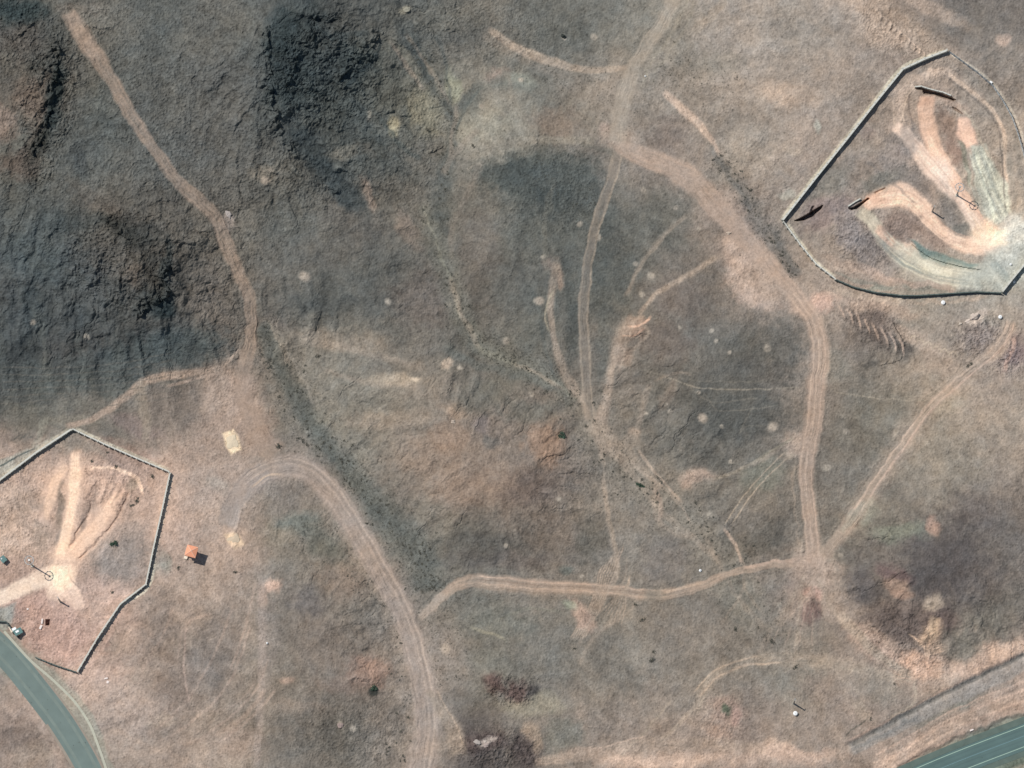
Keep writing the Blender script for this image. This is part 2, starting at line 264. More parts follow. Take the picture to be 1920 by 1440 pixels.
# --- second pass: rock darks, shade painted onto slopes facing off the sun, pale scraped soil
for a in [(565,110,62,100,(68,75,75),.55,5),(600,200,60,60,(80,85,83),.45,-30),(660,120,40,50,(72,78,77),.55,-40),(590,290,26,70,(74,80,80),.65,-42),(645,350,22,50,(76,80,79),.55,-42),(530,60,30,50,(60,68,68),.5),
 (100,170,16,90,(60,66,64),.7,8),(70,270,18,50,(66,66,60),.6,20),(35,20,60,30,(62,70,68),.65),(110,90,30,50,(84,82,76),.4),(235,430,70,22,(70,70,66),.6,15),(290,530,34,60,(70,70,66),.55,-10),(300,575,26,22,(58,66,66),.7,-20),
 (120,420,60,30,(78,82,80),.5),(60,480,70,50,(82,86,85),.4),(60,620,26,90,(74,78,77),.45),(150,640,22,80,(78,76,73),.45),(240,600,60,40,(86,84,79),.4),(330,650,110,34,(86,90,88),.45,-5),(180,720,150,22,(92,95,90),.4,-4),(0,700,60,60,(82,84,82),.4),
 (780,110,12,60,(82,86,84),.6,-32),(760,60,16,40,(90,92,89),.5,-20),(870,190,10,40,(96,98,94),.6,28),(730,300,60,26,(86,88,84),.45,30),(700,270,16,60,(84,86,82),.45,-30),(880,60,50,20,(100,100,96),.4),(900,240,60,34,(150,146,132),.6,-20),(950,290,60,16,(142,136,124),.5),
 (1000,345,110,56,(84,87,83),.6,12),(1000,335,60,30,(78,82,80),.5),(1110,400,40,60,(92,93,88),.5),(1050,330,40,30,(90,92,88),.5),(1000,430,40,60,(94,95,90),.4),(1130,470,24,80,(90,92,88),.45,8),(1070,580,14,90,(92,93,88),.5,-3),(1060,440,20,60,(96,97,92),.4),(960,560,30,60,(98,96,90),.4),
 (640,570,110,22,(90,90,86),.55,6),(720,480,60,50,(98,97,92),.4),(1400,780,80,46,(88,87,83),.5),(1320,760,50,60,(92,90,85),.4),(1470,650,40,60,(94,92,87),.45),(1440,1000,40,40,(100,95,88),.5),(900,1020,80,26,(96,91,85),.5),(860,1050,70,16,(98,92,86),.5),
 (1460,500,24,50,(156,138,126),.4,-35),(1390,520,26,44,(178,157,143),.7,-20),(1420,560,50,16,(170,150,136),.6,20),(1500,575,30,20,(168,147,133),.5),(1545,565,34,20,(184,156,140),.7,-20),(1640,575,90,12,(172,152,136),.55,12),(1720,640,70,20,(170,152,136),.55,30),(1790,690,50,20,(160,142,126),.5,20),
 (1525,1060,34,40,(160,144,129),.6),(1590,1130,40,24,(152,136,123),.5,45),(1640,1210,60,30,(172,150,135),.6,30),(1720,1255,44,30,(190,160,139),.7),(1850,1240,80,24,(186,161,143),.7,-20),(1900,1215,50,14,(190,166,148),.7,-20),(1250,1425,160,14,(186,162,144),.6),(1480,1415,90,16,(184,160,143),.6),
 (1160,1410,70,10,(172,152,136),.5),(1560,1300,60,30,(150,134,122),.4),(350,860,60,40,(172,152,138),.5),(400,960,40,40,(178,158,143),.6),(380,1100,80,26,(164,146,132),.4),(180,1290,60,40,(176,154,140),.5),(250,1330,60,30,(164,146,133),.4),(120,760,80,10,(120,118,108),.3),
 (440,760,26,60,(170,150,135),.55),(410,810,50,40,(158,139,126),.4),(1740,20,80,14,(176,158,143),.5,25),(1660,60,50,24,(176,158,142),.5,20),(1330,860,60,20,(98,95,89),.4),(1200,280,20,10,(160,146,133),.5)]:
    blob(*a[:4], a[4], a[5], *(a[6:7]))
for q, wd_, c_ in [([(560,20),(600,60),(640,70),(690,60)],10,(70,76,76)),([(640,170),(690,120),(722,75)],7,(58,66,68)),([(700,200),(740,260),(790,300)],8,(88,92,88)),([(850,250),(872,205),(900,165)],7,(92,96,92)),
  ([(820,60),(835,120),(845,200),(850,240)],6,(98,100,95)),([(1000,540),(1020,640),(1045,720)],6,(98,98,92)),([(905,300),(880,360),(850,420),(845,500)],10,(130,121,110)),([(940,120),(960,180),(940,230)],8,(128,122,112))]:
    line(q, wd_, c_, .6, .6)
for a in [(120,560,130,80,(84,92,93),.4),(60,480,60,50,(92,100,100),.35),(300,660,130,40,(86,94,93),.45,-5),(150,700,150,40,(90,95,92),.35)]: blob(*a)  # cool shade of the left hillside put into the ground colour
for q in ([(20,560),(30,640),(26,720)],[(90,560),(110,640),(112,740)],[(160,600),(180,680),(186,750)],[(240,610),(250,680),(262,730)]): line(q, 16, (72,72,70), .35, .8); line(off(q, 26), 14, (104,106,100), .3, .8)
# --- small pale discs of disturbed soil
for u, v, r in [(1008,565,9),(1218,520,8),(1203,551,6),(1190,497,5),(1021,482,5),(1097,748,10),(998,737,5),(1317,787,10),(1275,612,4),(1338,622,5),(1440,652,7),(1450,800,10),(1246,758,4),(1253,772,5),(1212,775,4),(950,1025,6),
  (1051,935,5),(1330,965,7),(1587,808,6),(1680,815,7),(1485,853,10),(572,520,10),(730,567,7),(832,1215,10),(638,1360,6),(662,1368,6),(1092,1080,4),(1413,870,5),(1345,640,4),(1370,660,4),(60,605,5),(165,632,6),(950,638,7),(1550,880,8),(1120,445,6),
  (1084,418,6),(1265,390,5),(1310,735,4),(1355,800,4),(980,150,5),(1230,945,4),(1372,865,5),(1205,355,5),(1312,430,4),(1740,830,5),(1575,1040,5),(900,200,5),(865,690,5),(840,568,6),(500,340,9),(511,318,6),(1055,70,5),(1113,68,7),(1460,1135,5),(1085,735,4)]:
    c = (168,155,140) if r > 8 else (160,151,138)
    blob(u, v, r, r*0.95, c, .6, 0, .5, .35); hblob(u, v, r*.6, r*.6, .35)

hblob(1520,1125,9,14,1.4); hblob(1521,1155,12,24,1.3); hblob(850,765,18,18,1.2); hblob(1020,830,34,40,1.5); hblob(1827,598,12,14,1.2); hblob(1190,615,20,14,1.0); hblob(1308,890,20,14,1.0); hblob(1090,1157,14,28,1.0,-40); hblob(510,1095,20,10,1.0)
hblob(1625,1000,30,12,1.0,-40); hblob(925,1280,22,20,1.8); hblob(970,1292,26,20,1.8); hblob(900,1400,60,24,1.6); hblob(435,827,16,17,.5); hblob(438,1012,18,14,.4)
poly([(416,812),(437,804),(447,818),(453,842),(433,853),(424,838)], (214,196,166), .85, 3, .25); poly([(420,1003),(438,998),(450,1006),(458,1022),(440,1030),(428,1018)], (206,186,156), .75, 4, .3)
blob(1545,1105,50,50,(150,135,121),.5); blob(1010,1105,120,16,(150,133,119),.35)
# --- dry washes with scrub
WASH = [[(487,600),(520,680),(565,760),(620,850),(675,920),(740,990),(790,1050),(800,1110)], [(1345,290),(1385,350),(1440,440),(1485,520)], [(790,380),(835,500),(860,580),(900,650),(960,680),(1030,710),(1085,750)],
        [(1085,750),(1115,820),(1150,870),(1210,920),(1270,960),(1330,1020),(1400,1060)], [(770,60),(800,130),(835,200),(850,240),(835,330),(830,420)]]
line(WASH[0], [26,34,40,46,60,70,70], (103,103,96), .7, .5); line(WASH[0], [10,14,16,20,26,30], (86,88,82), .35, .7)
line(WASH[1], [14,32,38,28], (106,103,97), .6, .7)
line(WASH[2], [20,40,44,30,34,40], (118,117,107), .55, .6); line(WASH[2], [4,6,8,8], (140,138,124), .5, .7)
line(WASH[3], [60,50,44,60,70,50], (128,121,110), .5, .6)
line(WASH[4], [14,20,14,30,40], (96,98,93), .6, .6)
line([(745,80),(770,120),(795,165)], 16, (128,124,111), .6); line([(790,90),(815,150),(830,190)], 8, (134,128,114), .5)
line([(720,70),(740,130),(760,210),(775,290)], 12, (96,98,92), .3)
line([(1040,340),(1020,440),(1030,520)], 10, (120,116,105), .35)
line([(540,650),(560,700),(590,760)], 6, (148,141,130), .55); line([(500,600),(530,660)], 5, (140,131,118), .5)

# --- dirt tracks  (these cells become objects of their own below)
TRACKS = []
def track(pts, wd, c, a=.9, streak=.35, soft=.28, rut=True, keep=True, flat=1.0, ends=12):
    sl, e = line(pts, wd, c, a, soft, ends, .55, streak)
    TRK[sl] = np.maximum(TRK[sl], e*flat)
    if keep:
        m = np.zeros(U.shape, bool); m[sl] = e > .5; TRACKS.append(m)
    return sl, e
T1 = [(125,20),(150,60),(185,112),(215,160),(245,215),(285,275),(330,335),(375,380),(403,405),(420,445),(437,490),(460,540),(470,580),(470,630),(460,680),(455,720),(468,770),(490,820),(520,855)]
T2 = [(424,990),(438,950),(465,908),(505,882),(550,874),(592,893),(632,938),(668,995),(702,1052),(737,1112),(764,1172),(783,1235),(796,1300),(800,1370),(790,1440),(780,1500)]
T3 = [(787,1162),(822,1126),(868,1092),(940,1092),(1010,1100),(1080,1102),(1150,1107),(1200,1114),(1265,1112),(1320,1095),(1380,1072),(1450,1060),(1515,1052)]
T4 = [(1528,1065),(1522,1000),(1514,930),(1512,870),(1524,800),(1532,720),(1537,650),(1524,600),(1490,553),(1450,505),(1400,450),(1350,393),(1300,340),(1240,305),(1180,283),(1155,262)]
T5 = [(1157,270),(1163,210),(1176,160),(1192,118),(1222,72),(1255,15),(1275,-60)]
T6 = [(1540,1048),(1590,985),(1640,908),(1700,822),(1745,762),(1800,712),(1850,672),(1880,640),(1896,600)]
T7 = [(1160,285),(1142,350),(1118,420),(1105,480),(1097,540),(1094,600),(1098,680),(1102,750),(1108,790)]
line(T2, [50,60,70,64,60,62,70,80], (146,133,122), .5, .5); line(off(T2, 26)[40:], [10,26,20], (150,136,122), .4, .6)
track(T1, [30,34,26,22,20,24,26,24,24,22,24,30,38,50], (152,134,119), .92)
line(T1[:3], [26,22], (162,143,127), .6, .3)
line([(455,700),(468,760),(480,810),(500,850)], [46,60,70,50], (160,140,126), .6, .5)
track(T2, [30,40,46,42,42,44,42,42,46,54,64], (160,145,134), .92)
line(T2[:4], [34,40,42], (146,137,131), .7, .3)
for d, c in [(-14,(178,162,148)),(-9,(140,127,117)),(-4,(172,156,143)),(9,(150,136,126)),(15,(168,152,140))]:
    line(off(T2, d)[12:], 3.2, c, .55, .5, rag=.3)
line([(470,915),(500,893),(530,888)], 4, (196,174,152), .7, .5, rag=.3)
track(T3, [10,16,26,26,26,24,20,18,18,14,14,18], (166,146,129), .85)
line([(787,1162),(815,1132),(840,1110)], [14,18], (158,146,134), .8, .3)
for d, c in [(-8,(186,162,143)),(-2,(136,117,103)),(5,(178,156,137)),(12,(132,118,104))]:
    line(off(T3, d)[14:48], 3, c, .6, .5, rag=.3)
line([(1240,1112),(1290,1100),(1320,1092)], 4, (186,164,143), .6, .5, rag=.3); line([(1390,1063),(1440,1055),(1500,1050)], 6, (182,158,141), .6, .5)
track(T4, [30,28,26,30,36,36,34,32,30,34,40,44,44,34,30], (170,149,133), .88)
for d, c in [(-11,(186,165,147)),(-6,(150,131,117)),(-1,(184,163,145)),(5,(152,133,118)),(10,(180,158,141))]:
    line(off(T4, d)[:50], 2.8, c, .5, .5, rag=.3)
line([(1498,870),(1485,900),(1490,960),(1500,1030)], 4, (160,144,128), .4)
blob(1400,520,40,46,(172,152,137),.8,-30); blob(1375,460,18,16,(180,160,145),.6); blob(1440,540,50,20,(162,144,130),.6,40); blob(1500,830,20,26,(170,150,134),.6)
blob(1165,262,34,24,(160,145,132),.6); blob(1135,238,12,16,(156,140,130),.6)
track(T5, [30,34,30,24,22,26,30], (157,147,134), .85)
line(off(T5, 26)[12:], [6,8], (148,140,126), .5, .5); line(off(T5, 42)[14:], 5, (146,138,124), .4, .5); line([(1300,60),(1350,10),(1380,-40)], 14, (160,145,128), .4)
line(T6, [30,34,40,44,50,50,50,40,20], (156,140,125), .5, .6)
track(T6, [22,26,26,24,24,22,26,26,16], (160,143,128), .8)
line(off(T6, -6)[6:], 4, (182,162,145), .7, .5, rag=.3); line(off(T6, 6)[6:], 4, (182,160,144), .7, .5, rag=.3); line(off(T6, -10)[6:26], 3, (112,106,96), .4, .6)
line([(1880,700),(1895,660),(1900,630)], 8, (176,148,134), .6); line([(1575,1000),(1610,960),(1640,930)], 14, (150,146,132), .5)
track(T7, [14,18,16,16,18,20,20,22,26], (134,123,112), .75)
for d, c in [(-8,(150,137,122)),(8,(150,138,124))]: line(off(T7, d), 4, c, .65, .5, rag=.3)
TRACKS_MAIN = len(TRACKS)
# faint wheel tracks
def faint(pts, wd, c, a=.6, **k): line(pts, wd, c, min(1, a*1.45), .5, 12, .35, **k)
faint([(1350,480),(1290,515),(1235,548),(1195,590)], 8, (142,127,113)); faint([(1290,400),(1240,450),(1200,500),(1170,560)], 6, (130,120,108), .5)
faint([(1045,490),(1033,560),(1036,620),(1055,690),(1085,745)], [16,12,10,16,20], (142,128,114), .6); faint([(1038,540),(1022,590),(1030,625)], 4, (150,141,124), .6)
faint([(1190,590),(1165,630),(1148,690),(1138,750),(1125,800),(1150,850)], [16,14,10,14,30,40], (148,132,118), .55)
faint([(1175,610),(1195,612),(1215,600),(1222,590)], 4, (188,158,137), .8); faint([(1165,630),(1190,628),(1210,616)], 3, (180,150,130), .6)
faint([(1105,790),(1140,830),(1180,860),(1215,890),(1245,920)], [26,36,30,14,8], (148,135,121), .6)
faint([(1195,840),(1215,870),(1245,905),(1280,945)], 5, (160,145,130), .6); faint([(1225,910),(1240,950),(1235,980)], 10, (148,133,120), .6); faint([(1130,900),(1140,960),(1150,1010),(1158,1060),(1150,1100)], 8, (150,135,119), .6)
faint([(1485,852),(1440,893),(1400,940),(1372,985)], 2.5, (158,145,129), .6); faint([(1476,845),(1428,890),(1390,935),(1358,985)], 2.5, (156,143,127), .6)
faint([(1490,820),(1440,850),(1390,880),(1340,900)], 5, (138,129,113), .5)
faint([(1300,1340),(1325,1285),(1365,1252),(1430,1236),(1500,1238),(1580,1248),(1670,1268),(1715,1275)], [18,22,24,26,20,18,16], (154,141,126), .6, streak=.6)
faint([(1310,1310),(1345,1270),(1400,1247),(1470,1243)], 4, (176,158,139), .7); faint([(1300,1300),(1330,1265),(1370,1243),(1430,1230)], 3, (170,153,135), .6)
faint([(1235,1395),(1270,1360),(1300,1330)], 8, (164,148,132), .55); faint([(1160,1420),(1210,1370),(1260,1310)], 5, (150,137,122), .4)
faint([(1530,1070),(1545,1110),(1595,1175),(1650,1230),(1710,1268)], [26,20,18,16], (156,141,126), .6); faint([(1525,1065),(1490,1120),(1455,1180)], [18,10], (148,134,120), .5); faint([(1505,1110),(1498,1170),(1490,1240)], 6, (146,133,119), .5)
faint([(1390,1060),(1378,1020),(1355,990)], 6, (170,150,134), .6); faint([(1400,1066),(1395,1100),(1430,1150)], 5, (140,129,116), .4)
faint([(410,692),(350,700),(280,712),(235,745),(175,785),(120,800)], [12,16,16,12,10], (156,139,125), .7); faint([(415,690),(440,665),(455,650)], 5, (166,150,136), .6)
faint([(410,700),(360,712),(310,725)], 6, (164,147,134), .5); faint([(272,712),(262,740),(275,790),(270,830)], [18,24,20,10], (138,127,114), .5)
faint([(915,52),(975,93),(1050,120),(1110,132),(1180,126)], [12,16,16,12,10], (156,142,127), .65); faint([(930,60),(980,90),(1020,105)], 4, (170,157,141), .5)
faint([(1242,170),(1290,215),(1325,250),(1350,290)], [12,16,12,6], (182,161,144), .75); faint([(1290,215),(1330,258)], 5, (196,176,158), .6)
faint([(900,290),(960,268),(1040,262),(1120,266)], 14, (138,131,119), .5); faint([(830,330),(850,290),(900,240)], 12, (136,126,114), .4)
for k in range(7):
    o = k*9
    faint([(1170-o*.7,1020+k*6),(1150-o*.5,1080),(1130-o*.4,1130),(1095-o*.5,1200)], 2.5, (164,146,129), .55)
    faint([(1120+o*.8,1150+k*5),(1170+o*.2,1105-k*3),(1180,1080)], 2.2, (158,141,124), .4)
blob(1090,1155,16,34,(170,146,130),.75,-40); blob(1065,1140,14,10,(146,152,132),.5)
faint([(800,1290),(820,1320),(850,1370),(860,1420)], [10,24,30,30], (154,139,124), .5); faint([(815,1290),(850,1350),(870,1400)], 3, (170,152,134), .4)
faint([(1000,1430),(1100,1415),(1200,1400),(1330,1395),(1440,1405)], [16,24,26,20], (166,148,132), .5, streak=.5)
faint([(1100,1408),(1170,1390),(1210,1380)], 3, (176,156,140), .5); faint([(930,1165),(960,1150),(1000,1140),(1060,1150)], 5, (134,131,118), .3); faint([(880,1175),(920,1188),(950,1200)], 6, (142,138,122), .5)
for q in ([(440,1130),(400,1230),(345,1320),(270,1385)],[(505,1230),(475,1300),(405,1365),(330,1410)],[(470,1170),(432,1275),(370,1345),(300,1390)],[(520,1290),(470,1345),(400,1400)],[(330,1130),(300,1200),(262,1262)],[(255,1170),(215,1235),(190,1280)],[(400,1150),(350,1170),(330,1240)],[(480,1090),(455,1190),(430,1260)]):
    faint(q, 5, (166,147,134), .3); faint(off(q, 9), 3, (124,110,101), .25)
faint([(490,1080),(492,1200),(488,1320),(480,1440)], 14, (152,139,130), .4); faint([(350,1170),(345,1250),(355,1320)], 4, (168,148,136), .4)
faint([(200,1360),(280,1400),(360,1430),(420,1450)], 8, (162,145,131), .5); faint([(340,1400),(420,1370),(470,1330),(500,1290)], 8, (160,142,128), .4); faint([(300,1330),(420,1330),(480,1280)], 3, (156,139,127), .3)
faint([(230,1140),(200,1200),(165,1255)], 8, (174,150,136), .6); faint([(218,1180),(190,1230)], 3, (132,112,102), .4)
for k in range(7): faint([(0,688+k*14),(110,690+k*12),(230,680+k*13),(330,660+k*14)], 2.5, (112,107,99), .3)
for k in (0,3,4,7): faint([(1190+k*32,690+k*9+(k%3)*5),(1290+k*14,712+k*14),(1400,716+k*13-(k%2)*7),(1500-k*9,708+k*13)], 2.5, (122,116,106), .3)
faint([(1240,705),(1320,728),(1420,730),(1505,725)], 2.5, (140,132,119), .5); faint([(1560,735),(1660,748),(1740,752)], 2.5, (150,140,125), .5)
for k in range(8): faint([(1570+k*16,565+k*9),(1580+k*16,585+k*9),(1584+k*16,600+k*10)], 4, (176,155,139), .6); 
for k in range(9): hline([(1570+k*16,565+k*9),(1580+k*16,585+k*9),(1586+k*16,606+k*10)], 7, .42)
blob(1545,562,26,14,(182,154,138),.75,-25); line([(1548,545),(1575,560)], 4, (196,172,154), .7); line([(1572,562),(1545,590)], 4, (172,148,132), .6)
for k in range(6): faint([(1700+k*15,640+k*6),(1712+k*15,630+k*6),(1722+k*15,640+k*7)], 2.5, (172,157,138), .6)
for k in range(10):
    faint([(1640+k*9,15+k*8),(1652+k*9,28+k*8),(1648+k*9,44+k*8)], 3, (182,164,148), .5); hline([(1640+k*9,15+k*8),(1652+k*9,28+k*8),(1648+k*9,44+k*8)], 7, .7)
for k in range(7): faint([(1700+k*9,1185+k*5),(1735,1205+k*4),(1762+k*2,1195+k*4)], 3, (186,160,138), .5); 
hline([(1722,1175),(1740,1192),(1725,1208)], 8, 1.0); hline([(1680,1085),(1700,1095),(1716,1080)], 8, .9)
for k in range(8): faint([(1490+k*22,1240+k*3),(1520+k*22,1262+k*3)], 3, (150,136,122), .3)

blob(1525,1075,46,30,(162,143,129),.6); blob(1500,1120,30,40,(152,134,121),.45); blob(1555,1125,34,34,(154,136,122),.45); blob(1522,1108,16,12,(184,154,140),.7); blob(1524,1148,14,26,(122,98,92),.6)
for k in range(9): line([(1526,1095),(1500+k*7-24,1150),(1480+k*13-50,1215)], 3, (166,148,134) if k % 2 else (128,116,107), .4, .6)
blob(60,1420,80,30,(164,146,132),.4); blob(330,1410,120,26,(166,148,134),.4)
blob(1228,1112,22,13,(136,127,115),.6)
# web of worn lines around the lower junctions
for q, wd_, a_ in [([(1110,790),(1128,850),(1135,920),(1142,990),(1155,1060),(1150,1105)],7,.45),([(1120,800),(1160,860),(1205,910),(1240,960),(1300,1010),(1350,1050)],12,.45),([(1150,840),(1200,880),(1260,930),(1300,985)],4,.5),
  ([(1240,905),(1225,940),(1240,985),(1300,1010)],9,.4),([(1370,1000),(1385,1040),(1400,1070)],6,.5),([(1100,1100),(1145,1050),(1158,1010)],5,.45),([(1180,1120),(1150,1160),(1110,1200),(1085,1250)],7,.4),([(1200,1118),(1170,1150),(1120,1190)],4,.45),
  ([(1165,1030),(1150,1090),(1118,1150),(1080,1215)],5,.45),([(1175,1040),(1168,1090),(1140,1140)],4,.4),([(1515,1075),(1470,1140),(1440,1190),(1420,1230)],9,.45),([(1535,1080),(1560,1140),(1610,1200),(1680,1250)],10,.45),([(1505,1085),(1495,1150),(1490,1230)],6,.4),
  ([(1400,1085),(1380,1130),(1350,1170)],5,.3),([(1320,1000),(1360,1080),(1400,1140),(1440,1180)],9,.28),([(1440,1240),(1560,1232),(1650,1255),(1700,1280)],8,.4),([(1290,1370),(1310,1310),(1350,1265),(1420,1240)],7,.45),([(1200,1395),(1260,1370),(1300,1330)],5,.4),
  ([(1560,1260),(1600,1290),(1640,1330)],7,.35),([(1060,700),(1085,740),(1105,790)],12,.5),([(1030,560),(1040,640),(1062,700)],9,.45),([(1175,590),(1150,650),(1140,720),(1128,790)],12,.45),([(1205,580),(1175,640),(1160,700)],5,.5),([(1195,600),(1215,625),(1180,660)],6,.5),
  ([(1215,715),(1205,760),(1195,810)],9,.45),([(1220,715),(1270,700),(1300,705)],6,.35),([(1350,480),(1290,515),(1240,545),(1200,585)],10,.5),([(1290,400),(1235,450),(1195,510),(1175,560)],9,.3),([(1500,820),(1440,855),(1380,885),(1320,905)],8,.35),
  ([(840,520),(870,600),(900,655)],9,.4),([(960,682),(1010,700),(1060,735)],7,.45),([(760,60),(800,120),(845,200)],6,.35),([(860,190),(850,240),(842,300)],8,.35),([(730,75),(760,120),(800,175)],8,.45),([(900,60),(960,95),(1020,125),(1080,140)],22,.3),
  ([(1245,165),(1300,225),(1345,280),(1390,340)],18,.3),([(1480,10),(1560,60),(1660,90),(1740,110)],10,.25),([(1720,745),(1790,705),(1860,660)],9,.45),([(1740,770),(1810,720),(1880,680)],7,.4),([(560,640),(640,650),(720,670),(800,690)],14,.35),([(600,690),(700,720),(790,725)],10,.3),([(640,790),(730,800),(820,780)],14,.3)]:
    line(q, wd_, (162,147,132), a_, .7, 16, .6, .25)
for q, wd_, c_ in [([(1520,1115),(1528,1140),(1534,1165)],7,(112,92,86)),([(1512,1130),(1508,1160)],5,(170,144,132)),([(830,640),(880,680),(960,700),(1040,730)],14,(104,106,100)),([(1085,270),(1140,285),(1155,300)],8,(108,106,98)),([(1450,430),(1480,490),(1500,520)],14,(96,95,92)),([(1330,270),(1370,330),(1410,400)],10,(110,107,102))]:
    line(q, wd_, c_, .5, .7)
# --- the north-east compound
poly([(1690,140),(1775,105),(1860,165),(1905,240),(1920,300),(1940,500),(1880,545),(1700,550),(1575,522),(1475,415)], (148,137,126), .35, 8)
blob(1600,270,40,30,(150,140,130),.4); blob(1560,330,50,26,(126,120,112),.6,-40); blob(1620,330,50,20,(136,122,110),.5,-30); blob(1625,255,14,12,(126,110,106),.6); blob(1545,400,50,26,(140,124,120),.6,-30)
blob(1590,430,24,40,(138,130,128),.6,-30); blob(1625,465,26,30,(128,120,118),.6); blob(1600,500,60,12,(174,154,138),.5,25); blob(1680,290,40,40,(140,130,124),.6,30); blob(1700,330,50,24,(136,127,120),.6,35)
line([(1712,150),(1693,180),(1684,215),(1690,240)], [16,22,18,12], (178,160,144), .8); line([(1716,152),(1745,140),(1780,138),(1850,195)], 14, (172,154,139), .5)
line([(1708,165),(1704,200),(1710,235),(1703,258),(1688,275),(1686,295)], 3.5, (118,104,96), .6, rag=.3); line([(1693,235),(1700,220),(1715,250)], 10, (136,126,118), .4)
line([(1777,137),(1810,163),(1855,200),(1872,225),(1884,262),(1886,320),(1893,400)], 7, (192,172,153), .8, rag=.3); line([(1882,255),(1890,300),(1892,370)], 8, (164,152,138), .5)
CP = []
def cpath(pts, wd, c, a=.9, **k):
    wd = [w_*1.28 for w_ in wd]; c = tuple(min(255, x+9) for x in c)
    sl, e = line(pts, wd, c, a, .3, 8, .5, .15); TRK[sl] = np.maximum(TRK[sl], e); m = np.zeros(U.shape, bool); m[sl] = e > .5; CP.append(m)
cpath([(1676,232),(1705,262),(1740,305),(1780,345),(1812,390),(1838,430),(1862,452)], [16,18,28,30,18,18,26], (212,190,173))
cpath([(1738,178),(1738,210),(1742,250),(1760,290),(1785,330),(1812,375),(1840,420)], [22,26,24,22,14,12,16], (204,170,146))
line([(1742,250),(1752,278),(1766,305)], [12,16,14], (224,193,168), .7); blob(1740,185,16,12,(176,142,122),.5); blob(1765,325,28,20,(218,200,186),.6,40)
blob(1777,238,22,34,(146,124,109),.85,-10); blob(1786,290,16,34,(142,118,104),.75,-25); blob(1790,195,30,10,(176,152,134),.5,25)
cpath([(1804,215),(1812,250),(1822,275)], [12,26,22], (214,178,155))
poly([(1818,272),(1848,270),(1868,320),(1890,350),(1896,395),(1888,408),(1862,428),(1845,400),(1828,345)], (172,175,162), .85, 4); line([(1828,280),(1845,340),(1862,400),(1868,425)], 5, (196,202,184), .7, rag=.3)
line([(1842,275),(1860,330),(1880,385)], 14, (158,163,152), .5); poly([(1866,335),(1890,345),(1896,395),(1885,400)], (190,194,178), .6, 4); line([(1795,262),(1808,300),(1818,350)], [6,10,8], (124,122,106), .7)
line([(1836,300),(1850,355),(1858,400)], 4, (206,208,190), .5, rag=.3); line([(1808,310),(1826,360),(1845,410)], 8, (170,172,158), .5)
cpath([(1618,388),(1650,372),(1690,365),(1722,385),(1748,415),(1775,442),(1810,460),(1850,460),(1890,450)], [14,30,34,26,20,22,24,26,30], (216,186,163))
line([(1660,382),(1700,375),(1730,400)], 10, (228,202,178), .6); blob(1645,375,26,12,(200,166,144),.6); blob(1872,446,44,18,(230,212,186),.85,0,.55,.4); blob(1845,440,12,24,(222,190,162),.7,30)
cpath([(1606,392),(1632,412),(1655,440),(1685,472),(1730,500),(1790,512),(1850,512),(1870,505)], [16,20,26,34,44,40,30,20], (178,172,154))
line([(1640,425),(1665,442),(1690,462),(1715,478)], [14,22,16], (214,180,157), .85); line([(1665,470),(1700,495),(1750,512),(1790,515)], 6, (206,203,180), .7, rag=.3); blob(1752,505,26,10,(206,206,186),.7,15)
line([(1650,450),(1672,478),(1710,505),(1760,522)], 6, (140,146,136), .6, rag=.3); line([(1665,490),(1720,520),(1800,532)], 14, (160,152,140), .5)
poly([(1702,448),(1725,458),(1775,480),(1835,497),(1828,507),(1780,500),(1735,485)], (108,130,124), .85, 3)
blob(1690,425,36,30,(142,124,113),.85,10); blob(1745,450,40,14,(150,130,117),.7,25); blob(1785,400,24,44,(136,127,119),.75,-25); blob(1802,432,20,12,(122,118,110),.7)
poly([(1845,470),(1930,450),(1930,500),(1880,545),(1830,535)], (160,164,156), .6, 6); blob(1905,440,24,20,(176,180,170),.7); poly([(1860,488),(1895,522),(1888,528),(1855,495)], (120,128,124), .8, 2)
line([(1862,487),(1895,522)], 5, (104,114,112), .8, rag=.1, smooth=False); blob(1830,520,50,12,(164,166,155),.6); blob(1610,548,60,8,(170,155,138),.3); line([(1560,540),(1640,562),(1760,566),(1850,556)], 8, (172,156,140), .6)
blob(1650,545,30,6,(130,134,124),.6); line([(1620,505),(1700,528),(1800,540)], 10, (168,146,132), .5)
blob(1920,480,30,60,(160,158,148),.4); line([(1897,440),(1930,430)], 30, (170,176,168), .5)
for q in ([(1775,97),(1733,113),(1692,132),(1640,196),(1585,266),(1525,341),(1467,415)],[(134,807),(66,852),(0,902),(-60,945)],[(318,886),(258,861),(196,834),(137,806)],[(1566,525),(1530,497),(1500,460),(1469,418)],[(146,1260),(184,1196),(226,1134),(274,1097),(288,1030),(305,955),(319,889)]):
    line(off(q, 4.5), 6, (182,178,162), .8, .4, rag=.15)
line([(1770,94),(1806,114),(1834,133),(1866,160),(1886,190),(1904,220),(1914,248),(1924,280),(1940,330)], 5, (178,170,156), .75, .4, rag=.2); line([(1800,125),(1850,165),(1878,205),(1898,250),(1912,300),(1922,380)], 10, (134,126,116), .45, .6)
line([(1772,142),(1805,168),(1848,205),(1866,230),(1876,265),(1880,320),(1886,400)], 3, (118,106,98), .6, .5, rag=.3); line([(1890,290),(1898,340),(1900,420)], 12, (150,142,130), .5)
for d in (-9, 9): line(off([(1712,150),(1693,180),(1684,215),(1690,240)], d), 3, (196,178,160), .6, .5, rag=.3)
line([(1800,200),(1822,225),(1840,265),(1858,300)], 5, (182,170,152), .6, .5, rag=.3)
